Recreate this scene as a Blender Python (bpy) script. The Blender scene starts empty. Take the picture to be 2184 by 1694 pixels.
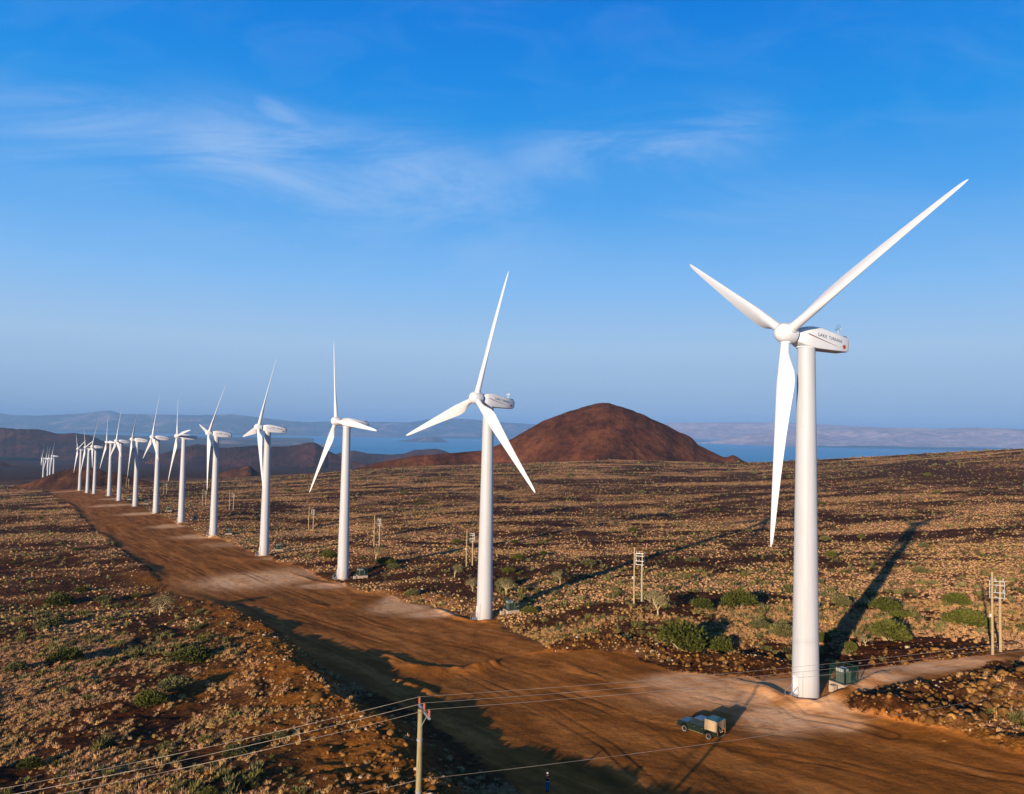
import bpy, bmesh, math, random
import numpy as np
from mathutils import Vector, Matrix, Euler

# ------------------------------------------------------------------ camera, sky, sun, exposure
SC = bpy.context.scene
COL = SC.collection
R_ = math.radians
FPX, CX, CY = 1650.0, 1092.0, 847.0            # focal length and centre in units of a 2184 px wide frame
PITCH, ROLL = R_(2.36), 0.018
SUN_EL, SUN_AZ = R_(10.4), R_(30.3)             # elevation; azimuth the light travels towards, from +Y to +X

cam_data = bpy.data.cameras.new('camera')
cam = bpy.data.objects.new('camera', cam_data)
COL.objects.link(cam)
cam_data.sensor_width = 36.0
cam_data.lens = 36.0 * FPX / 2184.0
cam_data.clip_start = 0.5
cam_data.clip_end = 120000.0
cam.matrix_world = Matrix.Rotation(R_(90) + PITCH, 4, 'X') @ Matrix.Rotation(ROLL, 4, 'Z')
SC.camera = cam

SC.view_settings.view_transform = 'Standard'
SC.view_settings.look = 'None'
SC.view_settings.gamma = 1.0
SC.view_settings.use_curve_mapping = False
SC.view_settings.exposure = 0.6
SC.cycles.use_denoising = True
SC.cycles.max_bounces = 6
SC.cycles.diffuse_bounces = 2
SC.cycles.volume_bounces = 1
SC.cycles.transparent_max_bounces = 8

sun_data = bpy.data.lights.new('sun', 'SUN')
sun_data.energy = 5.0
sun_data.angle = R_(0.5)
sun_data.color = (1.0, 0.80, 0.58)
sun = bpy.data.objects.new('sun', sun_data)
COL.objects.link(sun)
ldir = Vector((math.sin(SUN_AZ) * math.cos(SUN_EL), math.cos(SUN_AZ) * math.cos(SUN_EL), -math.sin(SUN_EL)))
sun.rotation_euler = ldir.to_track_quat('-Z', 'Y').to_euler()
sun.location = (-60, -100, 60)


def nd(nt, kind, **kw):
    n = nt.nodes.new(kind)
    for k, v in kw.items():
        if k.startswith('i_'):
            key = k[2:]
            n.inputs[int(key) if key.isdigit() else key].default_value = v
        else:
            setattr(n, k, v)
    return n


def mathn(nt, op, a, b=None, c=None, clamp=False):
    n = nt.nodes.new('ShaderNodeMath')
    n.operation = op
    n.use_clamp = clamp
    for i, v in enumerate((a, b, c)):
        if v is None:
            continue
        if isinstance(v, (int, float)):
            n.inputs[i].default_value = v
        else:
            nt.links.new(v, n.inputs[i])
    return n.outputs[0]


def ramp(nt, fac, stops, interp='LINEAR'):
    n = nt.nodes.new('ShaderNodeValToRGB')
    n.color_ramp.interpolation = interp
    el = n.color_ramp.elements
    while len(el) > 1:
        el.remove(el[-1])
    for i, (p, c) in enumerate(stops):
        e = el[0] if i == 0 else el.new(p)
        e.position = p
        e.color = tuple(c) + (1.0,) if len(c) == 3 else c
    if fac is not None:
        nt.links.new(fac, n.inputs[0])
    return n.outputs[0]


def mixc(nt, fac, a, b, blend='MIX'):
    n = nt.nodes.new('ShaderNodeMix')
    n.data_type = 'RGBA'
    n.blend_type = blend
    n.clamp_factor = True
    ins = {'f': n.inputs[0], 'a': n.inputs[6], 'b': n.inputs[7]}
    for k, v in (('f', fac), ('a', a), ('b', b)):
        if isinstance(v, (int, float)):
            ins[k].default_value = v
        elif isinstance(v, tuple):
            ins[k].default_value = v + (1.0,) if len(v) == 3 else v
        else:
            nt.links.new(v, ins[k])
    return n.outputs[2]


def build_world():
    w = bpy.data.worlds.new('World')
    SC.world = w
    w.use_nodes = True
    nt = w.node_tree
    nt.nodes.clear()
    out = nt.nodes.new('ShaderNodeOutputWorld')
    bg = nt.nodes.new('ShaderNodeBackground')
    nt.links.new(bg.outputs[0], out.inputs[0])
    sky = nt.nodes.new('ShaderNodeTexSky')
    sky.sky_type = 'NISHITA'
    sky.sun_disc = False
    sky.sun_elevation = SUN_EL
    sky.sun_rotation = R_(180) + SUN_AZ
    sky.altitude = 600
    sky.air_density = 1.0
    sky.dust_density = 0.6
    sky.ozone_density = 3.0
    tc = nt.nodes.new('ShaderNodeTexCoord')
    sep = nt.nodes.new('ShaderNodeSeparateXYZ')
    nt.links.new(tc.outputs['Generated'], sep.inputs[0])
    x, y, z = sep.outputs
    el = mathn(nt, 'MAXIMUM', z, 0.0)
    # sky colour by elevation: pale near the horizon, darkened overhead to cut shadow fill
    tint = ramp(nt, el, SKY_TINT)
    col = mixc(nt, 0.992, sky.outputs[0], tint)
    # thin cirrus on a high layer, fixed in the sky
    ysafe = mathn(nt, 'MAXIMUM', y, 0.05)
    u = mathn(nt, 'DIVIDE', x, ysafe)
    v = mathn(nt, 'DIVIDE', z, ysafe)
    cmb = nt.nodes.new('ShaderNodeCombineXYZ')
    nt.links.new(u, cmb.inputs[0])
    nt.links.new(v, cmb.inputs[1])
    mp = nd(nt, 'ShaderNodeMapping')
    mp.inputs['Rotation'].default_value = (0, 0, R_(13))
    mp.inputs['Scale'].default_value = (1.5, 6.0, 1)
    nt.links.new(cmb.outputs[0], mp.inputs[0])
    n1 = nd(nt, 'ShaderNodeTexNoise', i_Scale=1.5, i_Detail=10.0, i_Roughness=0.66, i_Distortion=0.9)
    nt.links.new(mp.outputs[0], n1.inputs['Vector'])
    wisps = ramp(nt, n1.outputs[0], [(0.36, (0.12, 0.12, 0.12)), (0.68, (1, 1, 1))], 'EASE')
    mp2 = nd(nt, 'ShaderNodeMapping')
    mp2.inputs['Rotation'].default_value = (0, 0, R_(-15))
    mp2.inputs['Scale'].default_value = (3, 8.0, 1)
    nt.links.new(cmb.outputs[0], mp2.inputs[0])
    n2 = nd(nt, 'ShaderNodeTexNoise', i_Scale=2.0, i_Detail=8.0, i_Roughness=0.6, i_Distortion=0.8)
    nt.links.new(mp2.outputs[0], n2.inputs['Vector'])
    wisps2 = ramp(nt, n2.outputs[0], [(0.40, (0, 0, 0)), (0.75, (1, 1, 1))], 'EASE')

    def band(u0, v0, u1, v1, wid, soft):
        """soft weight round the segment (u0,v0)-(u1,v1) of the sky"""
        L = math.hypot(u1 - u0, v1 - v0)
        ex, ey = (u1 - u0) / L, (v1 - v0) / L
        du = mathn(nt, 'SUBTRACT', u, (u0 + u1) / 2)
        dv = mathn(nt, 'SUBTRACT', v, (v0 + v1) / 2)
        a = mathn(nt, 'ADD', mathn(nt, 'MULTIPLY', du, ex), mathn(nt, 'MULTIPLY', dv, ey))
        b = mathn(nt, 'SUBTRACT', mathn(nt, 'MULTIPLY', dv, ex), mathn(nt, 'MULTIPLY', du, ey))
        a = mathn(nt, 'DIVIDE', a, L / 2)
        b = mathn(nt, 'DIVIDE', b, wid)
        q = mathn(nt, 'ADD', mathn(nt, 'POWER', mathn(nt, 'ABSOLUTE', a), 4.0), mathn(nt, 'MULTIPLY', b, b))
        return mathn(nt, 'EXPONENT', mathn(nt, 'MULTIPLY', q, -1.0))
    m = None
    for (px0, py0, px1, py1, wd, st) in CIRRUS:
        bnd = band((px0 - CX) / FPX, (915 - py0) / FPX, (px1 - CX) / FPX, (915 - py1) / FPX, wd / FPX, 0.1)
        bnd = mathn(nt, 'MULTIPLY', bnd, st)
        m = bnd if m is None else mathn(nt, 'MAXIMUM', m, bnd)
    c1 = mathn(nt, 'MULTIPLY', m, wisps)
    c2 = mathn(nt, 'MULTIPLY', wisps2, 0.06)
    cl = mathn(nt, 'MAXIMUM', c1, mathn(nt, 'MULTIPLY', c2, mathn(nt, 'GREATER_THAN', y, 0.05)))
    cl = mathn(nt, 'MINIMUM', cl, 0.6)
    col = mixc(nt, cl, col, CIRRUS_COL)
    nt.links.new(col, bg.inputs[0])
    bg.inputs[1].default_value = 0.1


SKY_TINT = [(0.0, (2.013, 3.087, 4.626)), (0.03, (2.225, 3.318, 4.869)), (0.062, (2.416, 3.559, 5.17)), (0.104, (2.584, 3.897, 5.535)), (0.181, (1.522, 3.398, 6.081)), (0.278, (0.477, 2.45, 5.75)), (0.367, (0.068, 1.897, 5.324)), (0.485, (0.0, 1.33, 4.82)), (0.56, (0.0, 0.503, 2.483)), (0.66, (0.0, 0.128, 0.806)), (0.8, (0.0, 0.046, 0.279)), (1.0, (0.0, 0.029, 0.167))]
CIRRUS = [(-200, 215, 560, 320, 80, 0.45), (250, 290, 1140, 432, 100, 0.66), (520, 215, 670, 290, 26, 0.5),
          (1040, 350, 1660, 255, 75, 0.45), (250, 470, 1200, 540, 70, 0.25), (1350, 430, 2100, 390, 70, 0.20), (-100, 330, 400, 420, 60, 0.25)]
CIRRUS_COL = (2.95, 4.1, 6.0)
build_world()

# ------------------------------------------------------------------ pixel <-> world helpers (calibration of the photograph)
cp, sp, cr, sr = math.cos(PITCH), math.sin(PITCH), math.cos(ROLL), math.sin(ROLL)
FWD = np.array([0, cp, sp])
RGT = cr * np.array([1.0, 0, 0]) + sr * np.array([0, -sp, cp])
UPV = -sr * np.array([1.0, 0, 0]) + cr * np.array([0, -sp, cp])


def rays(px, py):
    px = np.asarray(px, float)[..., None]
    py = np.asarray(py, float)[..., None]
    d = FWD + RGT * (px - CX) / FPX - UPV * (py - CY) / FPX
    return d / d[..., 1:2]


def at(px, py, d):
    return rays(px, py) * d


rng = np.random.default_rng(7)
random.seed(7)


def hash2(ix, iy, seed):
    h = (ix.astype(np.int64) * 374761393 + iy.astype(np.int64) * 668265263 + seed * 1442695041) & 0x7fffffff
    h = ((h ^ (h >> 13)) * 1274126177) & 0x7fffffff
    return ((h ^ (h >> 16)) & 0xffff) / 65535.0


def vnoise(x, y, seed=0):
    ix, iy = np.floor(x), np.floor(y)
    fx, fy = x - ix, y - iy
    fx, fy = fx * fx * fx * (fx * (fx * 6 - 15) + 10), fy * fy * fy * (fy * (fy * 6 - 15) + 10)
    a, b = hash2(ix, iy, seed), hash2(ix + 1, iy, seed)
    c, d = hash2(ix, iy + 1, seed), hash2(ix + 1, iy + 1, seed)
    return (a + (b - a) * fx) * (1 - fy) + (c + (d - c) * fx) * fy


def fbm(x, y, oct=4, seed=0, gain=0.5):
    s, a, t = 0, 1.0, 0
    ca, sa = math.cos(0.7), math.sin(0.7)
    for i in range(oct):
        s = s + a * vnoise(x, y, seed + i * 17)
        t += a
        a *= gain
        x, y = (ca * x - sa * y) * 2.03, (sa * x + ca * y) * 2.03
    return s / t - 0.5


# ------------------------------------------------------------------ terrain height
TURB = [  # base px, base py, distance, yaw, rotor phase (degrees)
    (1718, 1488, 95.6, 203, 60.3), (1033, 1322, 156.6, 220.8, 12.3), (731, 1237, 220.0, 215, 95.3),
    (563, 1184.3, 270.7, 211, 22.0), (454.6, 1146, 337.0, 213, 38.3), (386, 1116, 399.9, 214, 82.5),
    (331.7, 1095, 456.7, 215.3, -1.3), (288, 1080, 516.4, 206, 45.0), (253.5, 1068, 577.9, 217, -4.9),
    (232.5, 1058, 641.2, 220, -29.9), (200.6, 1053.5, 727.1, 216, 17.7), (186, 1051.6, 758.8, 220.9, 73.9),
    (169.5, 1046.6, 827.2, 222, 68.8)]
FARTURB = [(91.5, 1028, 1430, 214, -2), (101, 1027, 1400, 218, -25), (106, 1026, 1350, 215, -28), (113.5, 1022, 1270, 212, 15)]
POLES = [  # twin poles: base px, base py, top py of the taller, top py of the shorter, base offset of the second
    (2117, 1398, 1224, 1247, 17, -4.4), (1352, 1289, 1168, 1186, 17, -13), (994.5, 1207.6, 1129, 1136, 13.2, 0),
    (797.5, 1165.6, 1100, 1105, 11.5, -1.5), (658, 1130.6, 1083, 1087, 10, 0), (489, 1090, 1049.5, 1052, 8.6, -1.4),
    (431.7, 1079, 1045, 1046, 7.1, 0), (349, 1055, 1029, 1030, 6, 0), (269, 1041, 1018.6, 1018.6, 5, 0)]
ctrl = []
for t in TURB + FARTURB:
    ctrl.append(at(t[0], t[1], t[2]))
for p in POLES:
    ctrl.append(at(p[0], p[1], 11 * FPX / (p[1] - p[2])))
ROW0 = ctrl[0].copy()
E_S = np.array([-0.569, 0.822])
E_W = np.array([0.822, 0.569])


def zrow(x, y):
    s = (x - 36) * E_S[0] + (y - 95) * E_S[1]
    return np.interp(s, [-90, -60, 0, 73, 150, 215, 285, 360, 430, 520, 700, 900], [-28.0, -29.5, -33, -38.6, -43.6, -46.8, -50.0, -52.5, -54.8, -59, -68, -80])


def rowpt(s, w, dz=0.0):
    x, y = 36 + E_S[0] * s + E_W[0] * w, 95 + E_S[1] * s + E_W[1] * w
    return np.array([x, y, zrow(x, y) + dz])


for s, w in ((-60, 0), (-60, -40), (-30, -20), (0, -20), (0, -45), (40, -45), (40, -15), (73, -40), (110, -15), (150, -40), (150, -90), (70, -90),
             (0, -90), (0, -140), (215, -40), (285, -40), (360, -40), (430, -45), (520, -60), (215, -120), (285, -200), (430, -150), (700, -60), (520, -200)):
    ctrl.append(rowpt(s, w))
ctrl += [np.array(v, float) for v in (
    (101, 465, -47.6), (370, 1200, -44.5), (-177, 1000, -57), (-395, 1100, -77), (145, 1150, -43), (417, 1000, -35),
    (364, 550, -31.5), (563, 850, -12), (132, 200, -32.2), (210, 330, -33), (167, 323, -36), (124, 375, -42), (0, 700, -50),
    (200, 750, -45), (700, 700, -10), (520, 520, -22), (60, 60, -29), (90, 70, -27), (-4.4, 38, -26.8), (-35, -4, -25.5), (-70, 30, -30),
    (20, 20, -27), (40, 30, -27), (200, 90, -24))]
ctrl = np.array(ctrl)


def warp(x, y):
    r = np.sqrt(x * x + y * y) + 1e-6
    k = np.log1p(r / 60.0) / r
    return x * k * 10, y * k * 10


cwx, cwy = warp(ctrl[:, 0], ctrl[:, 1])
_A = np.sqrt((cwx[:, None] - cwx[None]) ** 2 + (cwy[:, None] - cwy[None]) ** 2)
_n = len(ctrl)
_M = np.zeros((_n + 3, _n + 3))
_M[:_n, :_n] = _A - np.eye(_n) * 0.02
_M[:_n, _n] = _M[_n, :_n] = 1
_M[:_n, _n + 1] = _M[_n + 1, :_n] = cwx
_M[:_n, _n + 2] = _M[_n + 2, :_n] = cwy
_W = np.linalg.solve(_M, np.concatenate([ctrl[:, 2], [0, 0, 0]]))


def zbase(x, y):
    sh = x.shape
    x, y = x.ravel(), y.ravel()
    out = np.empty(len(x))
    r = np.sqrt(x * x + y * y)
    for i in range(0, len(x), 60000):
        s = slice(i, i + 60000)
        a, b = warp(x[s], y[s])
        d = np.sqrt((a[:, None] - cwx) ** 2 + (b[:, None] - cwy) ** 2)
        out[s] = d @ _W[:_n] + _W[_n] + a * _W[_n + 1] + b * _W[_n + 2]
    lift = np.clip((-x / (np.abs(y) + 1) - 0.235) / 0.03, 0, 1) * np.clip((22000 - r) / 2000, 0, 1)
    far = np.interp(r, [1000, 2000, 3000, 5000, 7000, 9500, 12000, 60000], [-90, -128, -168, -228, -281, -334, -352, -352])
    far = np.where(lift > 0, far + lift * np.maximum(-318 - far, 0), far)
    t = np.clip((r - 1150) / 700, 0, 1)
    t = t * t * (3 - 2 * t)
    out = np.maximum(out, -150) * (1 - t) + far * t
    return out.reshape(sh)


def seg_dist(x, y, pts):
    """distance to a polyline, side (+1 right of travel) and running parameter"""
    best = np.full(x.shape, 1e18)
    side = np.zeros(x.shape)
    par = np.zeros(x.shape)
    for i in range(len(pts) - 1):
        ax, ay = pts[i][:2]
        bx, by = pts[i + 1][:2]
        ex, ey = bx - ax, by - ay
        L2 = ex * ex + ey * ey + 1e-9
        t = np.clip(((x - ax) * ex + (y - ay) * ey) / L2, 0, 1)
        dx, dy = x - ax - t * ex, y - ay - t * ey
        d = dx * dx + dy * dy
        m = d < best
        best = np.where(m, d, best)
        side = np.where(m, np.sign(ey * (x - ax) - ex * (y - ay)), side)
        par = np.where(m, i + t, par)
    return np.sqrt(best), side, par


def ground_guess(px, py):
    r = rays(px, py)
    d = 100.0
    for _ in range(80):
        d = 0.5 * d + 0.5 * zrow(r[0] * d, d) / r[2]
    return r * d


# crest of the bank left of the road (solved from its shadow on the road), then on along the road's left edge
CREST = [(8, 30, 1.6), (1.5, 50, 1.7), (-2.5, 60, 2.0), (-5.3, 67.5, 2.1), (-7.9, 72.5, 2.0), (-9.6, 78.5, 1.75), (-12.8, 87, 1.7), (-15.7, 92, 1.8), (-19.7, 95.5, 1.85),
         (-24.8, 104, 1.9), (-29.7, 113, 2.3), (-34.5, 125, 1.7), (-42.5, 143, 0.9)]
for px, py, h in ((505, 1304, 0.9), (440, 1284, 0.6), (385, 1265, 0.05), (345, 1240, 0.1), (318, 1215, 0.8), (292, 1196, 0.15), (265, 1174, 0.1), (226, 1149, 0.7), (206, 1133, 0.1), (186, 1116, 0.1), (150, 1086, 0.9), (120, 1068, 0.2), (92, 1052, 0.9), (45, 1040, 1.0)):
    g = ground_guess(px, py)
    CREST.append((g[0], g[1], h))
CREST = np.array(CREST)

ROADPX = [(1230, 1760), (1112, 1690), (1040, 1635), (1000, 1600), (940, 1553), (850, 1500), (760, 1460), (700, 1428), (645, 1392), (611, 1357), (540, 1322), (476, 1300), (430, 1287),
          (372, 1268), (322, 1220), (269, 1178), (230, 1153), (190, 1119), (154, 1088), (95, 1053), (62, 1043), (85, 1037.5), (151, 1043), (168, 1051),
          (190, 1057), (235, 1062), (256, 1071), (280, 1083), (302, 1089), (322, 1100), (350, 1108), (374, 1121), (405, 1133), (430, 1150), (480, 1158),
          (525, 1181), (575, 1192), (585, 1206), (647, 1217), (685, 1237), (735, 1247), (760, 1266), (829, 1271), (868, 1290), (945, 1303), (984, 1320), (1020, 1316),
          (1060, 1330), (1080, 1355), (1136, 1376), (1166, 1390), (1227, 1388), (1289, 1387), (1345, 1399), (1384, 1417), (1440, 1432), (1496, 1437),
          (1561, 1441), (1608, 1447), (1659, 1440), (1754, 1436), (1838, 1425), (1936, 1416), (2050, 1404), (2184, 1388), (2240, 1380), (2240, 1396), (2184, 1402), (2076, 1425),
          (1964, 1461), (1889, 1469), (1815, 1489), (1800, 1506), (1800, 1520), (1860, 1530), (1992, 1556), (2184, 1610), (2350, 1660), (2500, 1850), (1500, 1900)]
ROAD = np.array([ground_guess(px, py)[:2] for px, py in ROADPX])
# the right-hand part of the outline stands on ground a little higher than the row: place it with the control surface
for i, (px, py) in enumerate(ROADPX):
    if i >= 50:
        r = rays(px, py)
        d = 90.0
        for _ in range(60):
            d = 0.5 * d + 0.5 * float(zbase(np.array([r[0] * d]), np.array([d]))[0]) / r[2]
        ROAD[i] = (r * d)[:2]


def inside(x, y, poly):
    res = np.zeros(x.shape, bool)
    n = len(poly)
    for i in range(n):
        x0, y0 = poly[i]
        x1, y1 = poly[(i + 1) % n]
        if y0 == y1:
            continue
        c = ((y0 > y) != (y1 > y)) & (x < (x1 - x0) * (y - y0) / (y1 - y0) + x0)
        res ^= c
    return res


def road_sd(x, y):
    """signed distance to the road's edge, positive on the road; the edge is ragged"""
    d, _, _ = seg_dist(x, y, np.vstack([ROAD, ROAD[:1]]))
    sd = np.where(inside(x, y, ROAD), d, -d)
    return sd + 1.6 * fbm(x / 3.5, y / 3.5, 3, 91)


def gp(px, py):
    g = ground_guess(px, py)
    return g[:2]


RIDGES = [  # the heaped mound on the bank, then small windrows of scraped dirt on the road: pixels, height, half width left, half width right
    ([(560, 1405), (640, 1475), (730, 1535), (800, 1580), (850, 1650)], 0.6, 6.0, 3.0),
    ([(822, 1395), (850, 1412), (900, 1424), (960, 1431), (1010, 1425), (1050, 1412)], 0.75, 1.0, 2.4),
    ([(1000, 1429), (1045, 1421), (1080, 1409)], 0.45, 0.8, 1.2),
    ([(838, 1447), (870, 1457), (905, 1472), (925, 1482)], 0.5, 0.8, 1.0),
    ([(660, 1286), (700, 1295), (740, 1291), (765, 1284)], 0.45, 0.8, 1.6),
    ([(1205, 1424), (1240, 1440), (1290, 1462)], 0.22, 0.6, 1.2),
    ([(1130, 1400), (1200, 1397), (1290, 1389), (1345, 1400)], 0.5, 0.8, 1.2),
    ([(1590, 1475), (1650, 1497), (1700, 1517), (1740, 1523), (1790, 1510), (1850, 1488), (1890, 1470)], 0.9, 0.6, 1.6),
    ([(625, 1230), (670, 1243), (720, 1249), (770, 1240)], 0.35, 0.5, 0.9),
    ([(930, 1302), (975, 1322), (1015, 1331), (1060, 1330)], 0.45, 0.5, 0.9),
]
RUTS = [np.array([gp(*p) for p in pts]) for pts in (
    [(1048, 1419), (1132, 1444), (1188, 1475), (1300, 1517), (1412, 1576), (1496, 1643), (1560, 1693), (1600, 1740)],
    [(524, 1301), (615, 1322), (706, 1343), (776, 1380), (860, 1413)],
    [(200, 1110), (280, 1155), (349, 1190), (423, 1227), (497, 1271), (621, 1306), (715, 1336), (839, 1375), (1000, 1440), (1180, 1520), (1300, 1590), (1400, 1690)],
    [(1400, 1540), (1572, 1559), (1740, 1584), (1908, 1621), (2104, 1671), (2200, 1690)],
    [(1572, 1601), (1768, 1637), (1964, 1688)],
    [(1560, 1480), (1640, 1500), (1710, 1540), (1800, 1560), (1900, 1590)],
    [(170, 1062), (240, 1095), (330, 1140), (470, 1205), (640, 1270), (800, 1330), (960, 1372), (1150, 1420), (1330, 1470), (1500, 1500), (1650, 1530)])]


def rut_mask(x, y):
    m = np.zeros(x.shape)
    w = 0.16 + 0.0008 * np.sqrt(x * x + y * y)
    for k, pts in enumerate(RUTS):
        d, s, p = seg_dist(x, y, pts)
        wob = 0.5 * fbm(x / 7, y / 7, 2, 120 + k)
        br = np.clip(0.6 + 2.0 * fbm(x / 9 + k * 7, y / 9, 3, 130 + k), 0, 1)
        for off in (-0.85, 0.85):
            m = np.maximum(m, br * np.exp(-((d * np.where(s > 0, 1, -1) + wob - off) / w) ** 2))
    return m


RIDGES = [(np.array([gp(*p) for p in pts]), h, a, b) for pts, h, a, b in RIDGES]


def pix_curve(pts):
    out = []
    for px, py in pts:
        r = rays(px, py)
        d = 90.0
        for _ in range(60):
            d = 0.5 * d + 0.5 * float(zbase(np.array([r[0] * d]), np.array([d]))[0]) / r[2]
        out.append((r * d)[:2])
    return np.array(out)


# lines of rough ground: rubble bank beyond the road, heap on the right, bank below it
BANKS = [(pix_curve([(1215, 1372), (1300, 1372), (1390, 1385), (1470, 1402), (1560, 1412), (1640, 1420)]), 1.0, 3.0),
         (pix_curve([(1900, 1520), (1980, 1500), (2070, 1480), (2184, 1470), (2300, 1470)]), 1.5, 6.0),
         (pix_curve([(1880, 1536), (1990, 1550), (2080, 1562), (2190, 1590), (2350, 1630)]), 1.3, 2.6),
         (pix_curve([(780, 1262), (850, 1262), (930, 1275), (990, 1290)]), 0.8, 4.0),
         (pix_curve([(1900, 1400), (1990, 1398), (2060, 1400), (2110, 1392)]), 0.8, 3.0)]


def rockiness(x, y):
    m = np.zeros(x.shape)
    for pts, h, w in BANKS:
        d, _, _ = seg_dist(x, y, pts)
        m = np.maximum(m, np.exp(-(d / (w * 1.3)) ** 2))
    d, s, p = seg_dist(x, y, CREST[:14])
    m = np.maximum(m, 0.8 * np.exp(-((d - 1) / 5.0) ** 2) * (s < 0.5))
    return m


def height(x, y, sd=None, detail=True):
    x = np.asarray(x, float)
    y = np.asarray(y, float)
    z = zbase(x, y)
    r = np.sqrt(x * x + y * y)
    near = r < 1150
    if near.any():
        xn, yn = x[near], y[near]
        zn = z[near]
        if sd is None:
            sdn = road_sd(xn, yn)
        else:
            sdn = sd[near]
        nat = 1 - np.clip((sdn + 1.2) / 1.6, 0, 1)
        d, side, par = seg_dist(xn, yn, CREST)
        h = np.interp(par, np.arange(len(CREST)), CREST[:, 2])
        h = h * (1 + 0.25 * fbm(xn / 5, yn / 5, 3, 5))
        fr = np.exp(-(d / 2.5) ** 2)
        fl = 0.62 + 0.38 * np.exp(-(d / 9.0) ** 2)
        fl = fl * (0.55 + 0.45 * np.exp(-(d / 80.0) ** 2))
        zn = zn + h * np.where(side > 0, fr, fl)
        zn = zn + np.where((side < 0) & (par < 14), np.exp(-((d - 5) / 6) ** 2), 0) * (1.3 * fbm(xn / 3.2, yn / 3.2, 4, 77) + 0.15)
        for pts, hh, a, b in RIDGES:
            dd, ss, pp = seg_dist(xn, yn, pts)
            wd = np.where(ss > 0, b, a)
            endf = np.clip(np.minimum(pp, len(pts) - 1 - pp) / 0.6, 0, 1)
            zn = zn + hh * np.exp(-(dd / wd) ** 2) * (0.35 + 0.65 * endf) * (0.8 + 0.6 * fbm(xn / 2, yn / 2, 2, 8))
        for pts, hh, w in BANKS:
            dd, ss, pp = seg_dist(xn, yn, pts)
            zn = zn + hh * np.exp(-(dd / w) ** 2) * (0.75 + 0.9 * fbm(xn / 3, yn / 3, 3, 15)) * (0.25 + 0.75 * nat)
        rr6 = r[near] < 600
        if rr6.any():
            zn[rr6] = zn[rr6] - 0.07 * rut_mask(xn[rr6], yn[rr6]) * (sdn[rr6] > 0)
        rn = r[near]
        if detail:
            zn = zn + nat * (0.9 * fbm(xn / 9, yn / 9, 3, 1) + 0.45 * fbm(xn / 2.2, yn / 2.2, 3, 2))
            zn = zn + (1 - nat) * (0.10 * fbm(xn / 6, yn / 6, 2, 3) + 0.05 * fbm(xn / 0.9, yn / 0.9, 2, 4))
        zn = zn + nat * np.clip((rn - 100) / 200, 0, 1) * (2.6 * fbm(xn / 60, yn / 60, 3, 6))
        z[near] = zn
    fade = np.clip((r - 900) / 400, 0, 1)
    z = z + fade * 14 * fbm(x / 400, y / 400, 4, 9) * np.clip((9000 - r) / 3000, 0, 1)
    return z


def make_grid():
    th = np.concatenate([np.linspace(-75, -38, 46)[:-1], np.linspace(-38, 38, 900), np.linspace(38, 75, 46)[1:]])
    th = np.radians(th)
    rr = [6.0]
    while rr[-1] < 60000:
        r = rr[-1]
        k = 0.02 if r < 45 else 0.0031 if r < 170 else 0.0050 if r < 700 else 0.009 if r < 2000 else 0.03
        rr.append(r * (1 + k))
    rr = np.array(rr)
    X = rr[:, None] * np.sin(th)[None]
    Y = rr[:, None] * np.cos(th)[None]
    sd = np.full(X.shape, -99.0)
    Z = np.empty(X.shape)
    for i in range(0, len(rr), 20):
        q = slice(i, i + 20)
        if rr[i] < 1150:
            sd[q] = road_sd(X[q], Y[q])
        Z[q] = height(X[q], Y[q], sd[q])
    return th, rr, X, Y, Z, sd


GTH, GRR, GX, GY, GZ, GSD = make_grid()


def look(x, y, A):
    """bilinear lookup in the ground sheet's own vertices"""
    r = np.sqrt(x * x + y * y)
    fi = np.clip(np.interp(r, GRR, np.arange(len(GRR))), 0, len(GRR) - 1.001)
    fj = np.clip(np.interp(np.arctan2(x, y), GTH, np.arange(len(GTH))), 0, len(GTH) - 1.001)
    i, j = fi.astype(int), fj.astype(int)
    a, b = fi - i, fj - j
    return (A[i, j] * (1 - b) + A[i, j + 1] * b) * (1 - a) + (A[i + 1, j] * (1 - b) + A[i + 1, j + 1] * b) * a


def gh(x, y):
    return look(np.asarray(x, float), np.asarray(y, float), GZ)


def gsd(x, y):
    return look(np.asarray(x, float), np.asarray(y, float), GSD)


def G(px, py):
    """points of the ground seen at pixels (calibration of the photograph)"""
    px = np.atleast_1d(np.asarray(px, float))
    py = np.atleast_1d(np.asarray(py, float))
    r = rays(px, py)
    lo = np.full(len(px), 35.0)
    hi = np.full(len(px), np.nan)
    d = 35.0
    prev = np.full(len(px), 35.0)
    while d < 1600:
        zz = gh(r[:, 0] * d, np.full(len(px), d))
        hit = (r[:, 2] * d < zz) & np.isnan(hi)
        hi[hit] = d
        lo[hit] = prev[hit]
        prev[:] = d
        d *= 1.015
    hi = np.where(np.isnan(hi), 1600, hi)
    for _ in range(12):
        m = 0.5 * (lo + hi)
        b = r[:, 2] * m < gh(r[:, 0] * m, m)
        hi = np.where(b, m, hi)
        lo = np.where(b, lo, m)
    p = r * hi[:, None]
    p[:, 2] = gh(p[:, 0], p[:, 1])
    return p


# ------------------------------------------------------------------ object helpers
def tag(o, label, cat=None, group=None, kind=None):
    o['label'] = label
    if cat:
        o['category'] = cat
    if group:
        o['group'] = group
    if kind:
        o['kind'] = kind
    return o


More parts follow.
